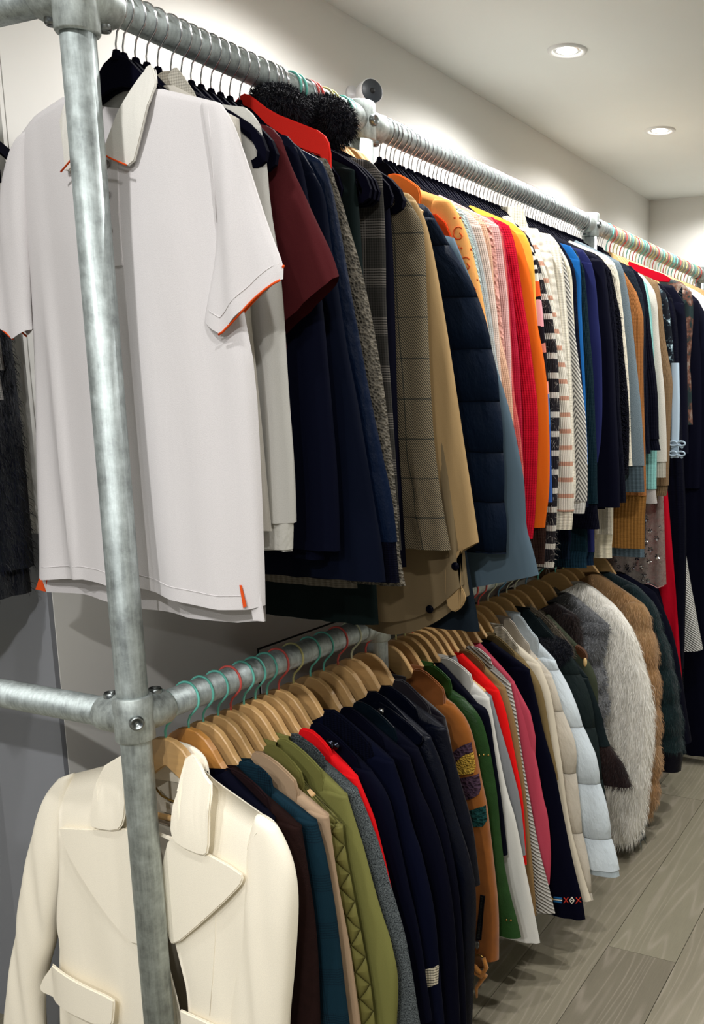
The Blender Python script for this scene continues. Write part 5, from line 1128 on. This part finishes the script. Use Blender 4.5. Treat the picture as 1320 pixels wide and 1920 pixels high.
def build_polo():
    y0 = 1.142; T = .019; m = fab('#d3cfcf', 'plain'); mw = fab('#d9d6ce', 'plain'); org = fab('#d9501f', 'smooth')
    g = empty('polo_shirt', (XR, y0, ZU), 'white polo shirt with orange edging hanging first on the upper rail behind the post', 'shirt')
    px = [-.225, -.172, -.10, -.085, -.04, -.012, .02, .066, .081, .186, .20]
    zf = [1.903, 1.934, 1.955, 1.945, 1.87, 1.852, 1.86, 1.93, 1.943, 1.913, 1.90]
    zb = [1.903, 1.934, 1.955, 1.955, 1.935, 1.930, 1.932, 1.945, 1.945, 1.913, 1.90]
    tf = lambda x: float(np.interp(x, px, zf)); tb = lambda x: float(np.interp(x, px, zb))
    R = chaikin([(.196, 1.905), (.190, 1.80), (.20, 1.70), (.212, 1.62), (.226, 1.54), (.226, 1.384), (.222, 1.25), (.219, 1.19)], 1)
    L = chaikin([(-.225, 1.90), (-.222, 1.80), (-.224, 1.70), (-.230, 1.612), (-.240, 1.5), (-.250, 1.412), (-.262, 1.25), (-.270, 1.19)], 1)
    hx = [-.27, -.257, -.153, -.10, -.086, -.027, .051, .15, .195, .22]; hz = [1.20, 1.194, 1.205, 1.203, 1.200, 1.199, 1.188, 1.181, 1.183, 1.19]
    bx_ = [-.29, -.20, -.09, .048, .15, .22]; bz = [1.170, 1.168, 1.158, 1.150, 1.152, 1.164]
    bo = pillow('body', m, g, L, R, T, 0, tf, tb, lambda x: float(np.interp(x, hx, hz)), lambda x: float(np.interp(x, bx_, bz)), ns=41, nv=54,
                fold=.0045, fl=.17, seed=3, zo=ZU, tmin=.45, topfall=9, hem_fold=.004, closex=.075)
    # deeper vertical fold left of the post
    for v in bo.data.vertices:
        x, z = v.co.x, v.co.z+ZU
        if v.co.y < .004 and z < 1.75:
            k = min(1, (1.75-z)/.4); v.co.y += -.010*k*math.exp(-((x+.165+.02*(z-1.2))/.012)**2)+.006*k*math.exp(-((x+.135)/.03)**2)-.008*k*math.exp(-((x-.16)/.05)**2)
    yf = lambda x: -T*math.sqrt(max(.02, 1-min(1, abs(x)/.235)**4))
    sf = surf(bo)
    # hem band seams and side vents
    seam(g, [(x, yf(x)-.0035-.004*math.exp(-((x+.165)/.02)**2), float(np.interp(x, hx, hz))+.022-ZU) for x in np.linspace(-.25, .188, 60)], .0007, m, bo)
    plate('vent_facing', org, g, [(-.262, 1.222), (-.291, 1.172), (-.266, 1.170), (-.257, 1.20)], .004, .002, zo=ZU, bev=0, it=0)
    plate('vent_facing', org, g, [(.186, 1.222), (.190, 1.222), (.197, 1.190), (.191, 1.186)], -.0165, .001, zo=ZU, bev=0, it=0)
    plate('vent_tab', m, g, [(.190, 1.225), (.214, 1.228), (.221, 1.165), (.199, 1.165)], -.006, .003, zo=ZU, it=0, bev=.0008)
    # placket and buttons
    plate('placket', m, g, [(-.036, 1.862), (.000, 1.850), (.000, 1.70), (-.036, 1.70)], 0, .003, zo=ZU, bev=.0008, it=0, yfun=lambda x, z: sf(x, z-ZU, -T)-.0022)
    for z in (1.848, 1.803, 1.752):
        b = lathe('button', [(.0058, 0), (.0058, -.0012), (.0045, -.0022), (.0035, -.0014), (0, -.0014)], (-.022, sf(-.022, z-ZU, -T)-.0022, z-ZU), (0, 1, 0), plain('shell_button', '#77726d', .3), g, 18)
    # collar: stand at the back, two long leaves
    st = []
    Fc = []; UVs = []; n = 15
    for k in range(n):
        a = PI*k/(n-1); x = -.012-.078*math.cos(a); yy = .002+.020*math.sin(a)
        for (dy, z) in ((0, 1.915), (-.001, 1.962+.008*abs(math.cos(a))), (.004, 1.966+.008*abs(math.cos(a))), (.007, 1.925)): st.append((x, yy+dy, z-ZU)); UVs.append((k*.01, z))
    for k in range(n-1):
        for j in range(3): Fc.append((4*k+j, 4*k+4+j, 4*k+5+j, 4*k+1+j))
    mesh('collar_stand', st, Fc, mw, g, True, UVs)
    yfc = lambda x, z: (-.016 if z > 1.93 else min(-.015, sf(x, z-ZU, -.012)))-.008+.020*max(0, min(1, (z-1.915)/.055))
    cr = plate('collar', mw, g, [(.058, 1.975), (.067, 1.978), (.076, 1.962), (.084, 1.947), (.079, 1.93), (.073, 1.912), (.055, 1.872), (.037, 1.836), (.005, 1.848), (-.022, 1.862), (.001, 1.895), (.022, 1.925), (.040, 1.955)], 0, .0045, zo=ZU, bev=.0012, yfun=yfc, it=1)
    tube('collar_piping', [(.036, yf(.036)-.0135, 1.8375-ZU), (.006, yf(0)-.0145, 1.8495-ZU), (-.020, yf(0)-.0135, 1.862-ZU)], .0014, org, cr, 6)
    cl = plate('collar', mw, g, [(-.088, 1.966), (-.094, 1.958), (-.100, 1.94), (-.104, 1.91), (-.100, 1.86), (-.098, 1.838), (-.068, 1.856), (-.045, 1.868), (-.05, 1.90), (-.065, 1.94)], 0, .0045, zo=ZU, bev=.0012, yfun=yfc, it=1)
    tube('collar_piping', [(-.098, yf(.09)-.0135, 1.840-ZU), (-.070, yf(.07)-.0135, 1.8575-ZU), (-.046, yf(.04)-.0135, 1.869-ZU)], .0014, org, cl, 6)
    # woven neck label (print too faint to read)
    plate('neck_label', fab('#a79d8a', 'smooth'), g, [(-.024, 1.918), (.008, 1.918), (.008, 1.900), (-.024, 1.900)], .012, .001, zo=ZU, bev=0, it=0)
    # sleeves
    Rr = chaikin([(.196, 1.909), (.216, 1.885), (.234, 1.837), (.260, 1.757), (.288, 1.688), (.291, 1.668)], 2)
    Lr = chaikin([(.165, 1.915), (.172, 1.86), (.180, 1.79), (.182, 1.741), (.172, 1.69), (.150, 1.632), (.147, 1.618)], 2)
    er = lambda x: float(np.interp(x, [.145, .165, .186, .205, .253, .291], [1.618, 1.604, 1.594, 1.607, 1.643, 1.668]))
    eb = lambda x: er(x)+.006+(.012 if x > .19 else 0)
    sr = pillow('sleeve', m, g, Lr, Rr, .018, -.010, hem_f=er, hem_b=eb, ns=21, nv=36, fold=.003, fl=.08, seed=8, zo=ZU, tmin=.35, p=3, closex=0)
    xs = np.linspace(.184, .290, 14)
    tube('cuff_piping', [(x, -.010-.018*math.sqrt(max(.0, 1-abs((x-.219)/.073)**3)), er(x)-.001-ZU) for x in xs], .0016, org, sr, 6)
    tube('cuff_piping', [(x, -.010+.014*math.sqrt(max(.0, 1-abs((x-.219)/.073)**3)), eb(x)+.001-ZU) for x in xs], .0016, org, sr, 6)
    seam(sr, [(x, -.0115-.018*math.sqrt(max(.0, 1-abs((x-.219)/.073)**3)), er(x)+.024-ZU) for x in np.linspace(.165, .286, 24)], .0007, m)
    seam(sr, [(.182, -.026, 1.90-ZU), (.186, -.0285, 1.86-ZU), (.184, -.0285, 1.80-ZU), (.184, -.0275, 1.75-ZU)], .0009, m)
    Ll = chaikin([(-.225, 1.903), (-.250, 1.872), (-.272, 1.82), (-.30, 1.73), (-.322, 1.66), (-.325, 1.645)], 2)
    Rl = chaikin([(-.195, 1.915), (-.205, 1.86), (-.214, 1.78), (-.222, 1.70), (-.229, 1.64), (-.230, 1.614)], 2)
    el = lambda x: float(np.interp(x, [-.325, -.293, -.261, -.23], [1.645, 1.620, 1.598, 1.614]))
    s2 = pillow('sleeve', m, g, Ll, Rl, .016, -.002, hem_f=el, hem_b=lambda x: el(x)+.008, ns=17, nv=30, fold=.003, fl=.08, seed=9, zo=ZU, tmin=.35, p=3, closex=0)
    xs = np.linspace(-.32, -.262, 8)
    tube('cuff_piping', [(x, -.014, el(x)-ZU) for x in xs], .0016, org, s2, 6); tube('cuff_piping', [(x, .012, el(x)+.006-ZU) for x in xs], .0016, org, s2, 6)
build_polo()

# second pale polo behind, mostly its collar shows
def build_polo2():
    m = fab('#b9b4aa', 'plain')
    r = garment('polo_shirt', 'beige polo shirt hidden behind the white one, only its pointed collar showing', 'shirt', 'u', 1.178, .012, [(.10, 1.945), (.19, 1.90), (.195, 1.80), (.2, 1.70)], m, hem=1.3, w=.08, xb=.19)
    plate('collar', fab('#bdb8ab', 'knit'), r['g'], [(.062, 1.972), (.078, 1.985), (.090, 1.972), (.118, 1.935), (.108, 1.925), (.078, 1.940)], -.004, .005, zo=ZU)
    plate('collar', fab('#a19a8b', 'knit'), r['g'], [(.020, 1.965), (.035, 1.985), (.075, 1.982), (.06, 1.955)], .006, .004, zo=ZU)
build_polo2()

# ------------------------------------------------------------------ cream blazer (front of the lower rail)
def build_blazer():
    y0 = 1.137; T = .028; m = fab('#fbf3e0', 'plain'); li = fab('#cfc7b6', 'smooth', rough=.5); z_ = ZL
    g = empty('blazer', (XR, y0, ZL), 'cream blazer with wide lapels and flap pockets, first on the lower rail', 'blazer')
    px = [-.255, -.134, -.081, -.07, -.03, .0, .03, .07, .112, .223]
    zb = [.832, .875, .905, .900, .885, .882, .885, .900, .880, .832]
    zf = [.832, .875, .905, .80, .66, .56, .66, .80, .880, .832]
    tf = lambda x: float(np.interp(x, px, zf)); tb = lambda x: float(np.interp(x, px, zb))
    R = chaikin([(.223, .830), (.19, .74), (.175, .66), (.165, .56), (.17, .46), (.19, .32), (.21, .20)], 1)
    L = chaikin([(-.255, .830), (-.25, .72), (-.262, .64), (-.285, .56), (-.305, .48), (-.325, .36), (-.34, .20)], 1)
    # back and two fronts are separate sheets so that the opening shows the lining
    def sheet(nm, xl, xr, topz, yy, mm, hem=.2, th=.004, n=16, nv=26, bow=0.):
        V = []; UVs = []; Fc = []
        for side in (0, 1):
            for i in range(nv):
                t = i/(nv-1)
                for j in range(n):
                    q = j/(n-1)
                    z0 = topz(0)*(1-0)+0
                    zt = None
                    x_top = xl(0)*(1-q)+xr(0)*q; zt = topz(x_top); z = zt+(hem-zt)*t
                    x = xl(t)*(1-q)+xr(t)*q
                    k_ = 1 if abs(x) < .075 else min(1, .03+.97*math.sqrt(max(0, zt-z)/.10)); V.append((x, yy(x, z)*k_+(th*(.3 if k_ < .2 else 1) if side else 0), z-z_)); UVs.append((x, z))
        N = n*nv
        for i in range(nv-1):
            for j in range(n-1):
                a = i*n+j; Fc.append((a, a+n, a+n+1, a+1)); Fc.append((N+a, N+a+1, N+a+n+1, N+a+n))
        def rim(a, b): Fc.append((a, b, N+b, N+a))
        for i in range(nv-1): rim(i*n, (i+1)*n); rim((i+1)*n+n-1, i*n+n-1)
        for j in range(n-1): rim(j+1, j); rim((nv-1)*n+j, (nv-1)*n+j+1)
        return mesh(nm, V, Fc, mm, g, True, UVs)
    RX = lambda t: float(sampz(R, np.array([.83+(.2-.83)*t]))[0]); LX = lambda t: float(sampz(L, np.array([.83+(.2-.83)*t]))[0])
    cv = lambda x: math.sqrt(max(0, 1-min(1, abs(x+.02*(1 if x < 0 else -1)*0)/.30)**4))
    sheet('back', LX, RX, tb, lambda x, z: .022*cv(x)+.002*math.sin(x*60+z*3), li, n=24)
    # opening edge: from the neck in to x=.0 at z .58, then curving right/left
    fx = [(.075, .905), (.045, .83), (.015, .73), (.004, .66), (.012, .60), (.024, .55), (.036, .50), (.033, .46), (.03, .2)]
    fxc = chaikin(fx, 2); FX = lambda t: float(sampz(fxc, np.array([.905+(.2-.905)*t]))[0])
    fl_ = [(-.078, .905), (-.06, .83), (-.045, .73), (-.035, .66), (-.02, .60), (.0, .52), (.02, .44), (.03, .2)]
    flc = chaikin(fl_, 2); FL = lambda t: float(sampz(flc, np.array([.905+(.2-.905)*t]))[0])
    yfr = lambda x, z: -T*cv(x)+.003*math.sin(x*38+z*5)*min(1, max(0, (.8-z)*4))-.004*math.exp(-((x-.10)/.02)**2)*max(0, .75-z)*3
    fr = sheet('front', FX, RX, lambda x: float(np.interp(x, [.07, .112, .223], [.905, .88, .832])), yfr, m)
    fl2 = sheet('front', LX, FL, lambda x: float(np.interp(x, [-.255, -.134, -.078], [.832, .875, .905])), lambda x, z: yfr(x, z)-.005, m)
    zo = ZL
    ysf = lambda off: (lambda x, z: -T*cv(x)-off+(.022*max(0, min(1, (z-.86)/.06))))
    plate('lapel', m, g, [(.050, .785), (.09, .782), (.178, .757), (.182, .742), (.158, .714), (.09, .648), (.020, .585), (.010, .603), (-.004, .682), (.009, .735), (.030, .79)], 0, .005, zo=zo, bev=.002, yfun=ysf(.012))
    plate('collar', m, g, [(.062, .925), (.080, .938), (.092, .923), (.108, .905), (.128, .893), (.126, .84), (.120, .782), (.106, .772), (.055, .780), (.038, .798), (.045, .838), (.060, .885)], 0, .0055, zo=zo, bev=.0022, yfun=ysf(.018))
    plate('lapel', m, g, [(-.236, .752), (-.225, .755), (-.15, .768), (-.075, .785), (-.046, .785), (-.035, .70), (-.05, .60), (-.062, .562), (-.116, .596), (-.171, .650), (-.226, .715)], 0, .005, zo=zo, bev=.002, yfun=ysf(.014))
    plate('collar', m, g, [(-.108, .890), (-.085, .905), (-.060, .920), (-.050, .85), (-.060, .80), (-.080, .779), (-.138, .774), (-.144, .783), (-.132, .835)], 0, .0055, zo=zo, bev=.0022, yfun=ysf(.020))
    # back of the collar standing behind the neck, lining label, hanging chain
    V = []; Fc = []; UVs = []
    for k in range(13):
        a = PI*k/12; x = -.078*math.cos(a); yy = .004+.018*math.sin(a)
        for dy, z in ((0, .855), (0, .892+.033*abs(math.sin(a))), (.005, .896+.033*abs(math.sin(a))), (.01, .87)): V.append((x, yy+dy, z-zo)); UVs.append((x, z))
    for k in range(12):
        for j in range(3): Fc.append((4*k+j, 4*k+4+j, 4*k+5+j, 4*k+1+j))
    mesh('collar_stand', V, Fc, m, g, True, UVs)
    ch = [(-.045, .012, .842), (-.030, .009, .832), (-.012, .008, .828), (.010, .008, .826), (.024, .008, .822), (.034, .008, .832), (.046, .009, .845), (.055, .012, .852)]
    tube('hanging_chain', [(x, y, z-zo) for x, y, z in ch], .0018, M_BRASS, g, 6)
    tube('chain_ring', [(.046+.005*math.cos(a), .007, .845-zo+.005*math.sin(a)) for a in [k*PI/6 for k in range(12)]], .0011, M_BRASS, g, 6, close=True)
    plate('neck_label', fab('#ddd5c4', 'smooth'), g, [(-.04, .820), (.035, .815), (.035, .795), (-.04, .80)], .014, .001, zo=zo, bev=0, it=0)
    plate('lining_tape', fab('#ab9a86', 'smooth'), g, [(-.06, .785), (.05, .775), (.05, .768), (-.06, .778)], .014, .001, zo=zo, bev=0, it=0)
    # pocket flaps
    plate('pocket_flap', m, g, [(-.305, .455), (-.290, .470), (-.20, .462), (-.118, .457), (-.116, .445), (-.128, .395), (-.145, .388), (-.25, .388), (-.330, .388), (-.348, .395), (-.335, .42)], 0, .006, zo=zo, bev=.0025, yfun=lambda x, z: -T*cv(x)-.026)
    plate('pocket_flap', m, g, [(.026, .470), (.10, .462), (.175, .452), (.18, .44), (.175, .39), (.03, .395)], 0, .006, zo=zo, bev=.0025, yfun=lambda x, z: -T*cv(x)-.014)
    # sleeves
    Rr = chaikin([(.223, .832), (.243, .803), (.258, .764), (.262, .714), (.254, .643), (.241, .553), (.229, .486), (.222, .40), (.215, .26)], 2)
    Lr = chaikin([(.19, .845), (.172, .80), (.163, .754), (.155, .69), (.146, .635), (.128, .55), (.114, .489), (.105, .40), (.105, .26)], 2)
    sr = pillow('sleeve', m, g, Lr, Rr, .026, -.006, ns=19, nv=36, fold=.003, fl=.07, seed=21, zo=zo, tmin=.4, p=3, closex=0)
    Ll = chaikin([(-.255, .832), (-.285, .805), (-.310, .77), (-.348, .688), (-.392, .564), (-.433, .432), (-.476, .278), (-.49, .24)], 2)
    Rl = chaikin([(-.225, .845), (-.238, .79), (-.251, .738), (-.257, .676), (-.293, .568), (-.329, .475), (-.363, .397), (-.375, .310), (-.38, .24)], 2)
    sl_ = pillow('sleeve', m, g, Ll, Rl, .026, -.004, ns=19, nv=36, fold=.003, fl=.07, seed=22, zo=zo, tmin=.4, p=3, closex=0)
    seam(sr, [(.223, -.012, .832-zo), (.200, -.024, .822-zo), (.180, -.030, .796-zo), (.167, -.030, .757-zo)], .0011, m)
    seam(sl_, [(-.253, -.012, .832-zo), (-.247, -.024, .80-zo), (-.250, -.028, .745-zo)], .0011, m)
    seam(g, [(.115, 0, .75-zo), (.112, 0, .70-zo), (.105, 0, .62-zo), (.095, 0, .54-zo), (.085, 0, .47-zo)], .0007, m, fr)
build_blazer()

# dark garment just behind the cream blazer
garment('coat', 'black navy coat squeezed directly behind the cream blazer, its shoulder just showing', 'coat', 'l', 1.172, .012, [(.10, .87), (.19, .82), (.195, .6), (.19, .45)], F_BK, w=.08, hem=.3, xb=.18)

run(UP, 'u'); run(LOW, 'l')

# ------------------------------------------------------------------ hangers, upper rail
gv = 'black velvet hangers with silver wire hooks on the upper rail, front section'
lv = 'thin black velvet hanger with silver wire hook in the front section of the upper rail'
for iq, y in enumerate((1.142, 1.155, 1.178, 1.20, 1.2225, 1.25, 1.272, 1.293, 1.315, 1.338, 1.36, 1.383, 1.408, 1.432, 1.458, 1.485, 1.512)):
    hanger(y, 'u', 'silver', 'velvet', '%s silver-hooked black velvet hanger counted from the near post on the upper rail' % nth(iq+1), gv, sc=1.04 if y in (1.2, 1.2225) else .80)
for y, c, l in ((1.545, 'teal', 'wooden hanger with teal hook nearest the black fur collars'), (1.562, 'teal', 'wooden hanger with teal hook second by the black fur collars'),
             (1.60, 'coral', 'wooden hanger with coral hook just before the second post, upper rail'), (1.614, 'coral', 'wooden hanger with coral hook, the further of two side by side'),
             (1.648, 'yellow', 'wooden hanger with yellow hook on the upper rail'), (1.665, 'yellow', 'wooden hanger with yellow hook, further of two side by side'),
             (1.705, 'teal', 'wooden hanger with teal hook touching the white clamp, first'), (1.722, 'teal', 'wooden hanger with teal hook touching the white clamp, second')):
    hanger(y, 'u', c, 'wood', l, 'coloured hooks before the second post')
for i, y in enumerate((1.478, 1.492, 1.505, 1.548, 1.585, 1.59)):
    hanger(y+.004, 'u', 'silver', 'velvet', '%s of six black velvet hangers with rounded ends clustered by the dark check coat' % nth(i+1), 'velvet hangers by the check and tweed coats')
gm_ = 'black velvet hangers with silver hooks packed along the middle of the upper rail'
lm_ = 'black velvet hanger with silver hook in the densely packed middle of the upper rail'
y = 1.845; iq = 0
while y < 3.22:
    if abs(y-3.10) > .055: iq += 1; hanger(y+rnd.uniform(-.003, .003), 'u', 'silver', 'velvet', '%s silver-hooked black velvet hanger beyond the second post on the upper rail' % nth(iq), gm_, sc=.68)
    y += .0185
gc = 'wooden hangers with pastel hooks at the far end of the upper rail'
y = 3.26; cs = ['teal', 'coral', 'yellow', 'yellow', 'coral', 'pale', 'teal', 'yellow', 'coral', 'yellow', 'teal']; i = 0; cnt = {}
while y < 4.5:
    c = cs[i % len(cs)]; cnt[c] = cnt.get(c, 0)+1; hanger(y, 'u', c, 'wood', '%s wooden hanger with %s wire hook beyond the third post on the upper rail' % (nth(cnt[c]), c), gc+', '+c); y += .036 if y < 4 else .05; i += 1

# ------------------------------------------------------------------ hangers, lower rail
lowh = [(1.137, 'teal', 'wooden hanger with teal hook inside the cream blazer'), (1.19, 'teal', 'amber wooden hanger with teal hook inside the dark brown jacket'),
        (1.225, 'teal', 'wooden hanger with teal hook in the teal plaid blazer'), (1.262, 'teal', 'wooden hanger with teal hook in the tan blazer'),
        (1.295, 'coral', 'wooden hanger with coral hook in the olive quilted jacket'), (1.33, 'teal', 'wooden hanger with teal hook in the smooth olive jacket'),
        (1.362, 'teal', 'wooden hanger with teal hook in the charcoal tweed jacket'), (1.395, 'teal', 'wooden hanger with teal hook in the bright red blazer'),
        (1.43, 'coral', 'wooden hanger with coral hook in the first black blazer'), (1.475, 'yellow', 'wooden hanger with yellow hook nearest the near post'),
        (1.53, 'teal', 'wooden hanger with teal hook after the first yellow hook'), (1.575, 'teal', 'wooden hanger with teal hook in the black blazer with leather collar'),
        (1.625, 'coral', 'wooden hanger with coral hook in the first biker jacket'), (1.675, 'pale', 'wooden hanger with pale green hook in the second leather jacket'),
        (1.73, 'coral', 'wooden hanger with coral hook touching the second post'), (1.81, 'coral', 'wooden hanger with coral hook in the tan suede jacket'),
        (1.855, 'yellow', 'wooden hanger with yellow hook in the green leather jacket')]
for y, c, l in lowh: hanger(y, 'l', c, 'wood', l, amber=abs(y-1.19) < .01)
cs = ['yellow', 'coral', 'teal', 'pale', 'coral', 'teal', 'teal', 'pale', 'yellow', 'coral']
y = 1.90; i = 0
for y in (1.895, 1.93, 1.965, 1.995, 2.025, 2.06, 2.095, 2.14, 2.18, 2.225):
    c = cs[i % 10]; i += 1; hanger(y, 'l', c, 'wood', '%s wooden hanger, its %s hook half hidden beneath the hem of the camel cape' % (nth(i), c), 'wooden hangers under the cape hem, '+c)
for y, c, l in ((2.275, 'coral', 'wooden hanger with rose hook first to reappear beyond the cape hem'), (2.335, 'pale', 'wooden hanger with pale green hook beyond the cape hem'), (2.40, 'blue', 'wooden hanger with blue hook beyond the cape hem'),
             (2.455, 'pale', 'wooden hanger with pale hook beside the blue one'), (2.51, 'pale', 'wooden hanger with pale hook standing alone before two blue hooks'),
             (2.59, 'blue', 'wooden hanger with blue hook in the blackish brown fur'),
             (2.68, 'teal', 'wooden hanger in the grey chinchilla fur'), (2.82, 'teal', 'wooden hanger with teal hook in the white fur'),
             (2.885, 'yellow', 'wooden hanger between the white and brown furs'), (2.95, 'pale', 'wooden hanger in the golden brown fur'), (3.07, 'teal', 'wooden hanger in the dark green fur'), (3.20, 'coral', 'wooden hanger in the black coat beyond the green fur')):
    hanger(y, 'l', c, 'wood', l)

# ------------------------------------------------------------------ second rack arm at the far left: black fur coat and grey coat
def side_coat(x, y, label, m, hw, ztop, hem, fu=None, name='fur_coat', T=.03, seed=0):
    e = [(.08, ztop), (hw-.02, ztop-.07), (hw, ztop-.2), (hw+.01, ztop-.5), (hw+.005, hem+.05)]
    g = garment(name, label, 'coat', 'u', 0, T, e, m, hem=hem, w=.12, xb=hw-.01, flare=.01, seed=seed, furs=fu)
    g['g'].location = (x, y, ZU); g['g'].rotation_euler = (0, 0, PI/2)
side_coat(-1.60, 1.045, 'black fur coat hanging at the left edge behind the white polo sleeve', fab('#060910', 'fur', '#10181c', 20), .185, 1.95, 1.145, (FURM['bk'], 9000, .016, dict(only_right=False, width=.0012)), T=.035)
side_coat(-1.53, 1.06, 'grey knit jacket at the far left edge on its black hanger', fab('#8f8c88', 'knit'), .10, 1.93, 1.5, None, 'jacket', T=.02, seed=4)
for x, l in ((-1.60, 'black velvet hanger holding the black fur coat at the left edge'), (-1.53, 'black velvet hanger with its end showing at the left edge of the picture')):
    hanger(0, 'u', 'silver', 'velvet', l, None, rz=PI/2, loc=(x, 1.074, ZU))

bpy.context.view_layer.update()
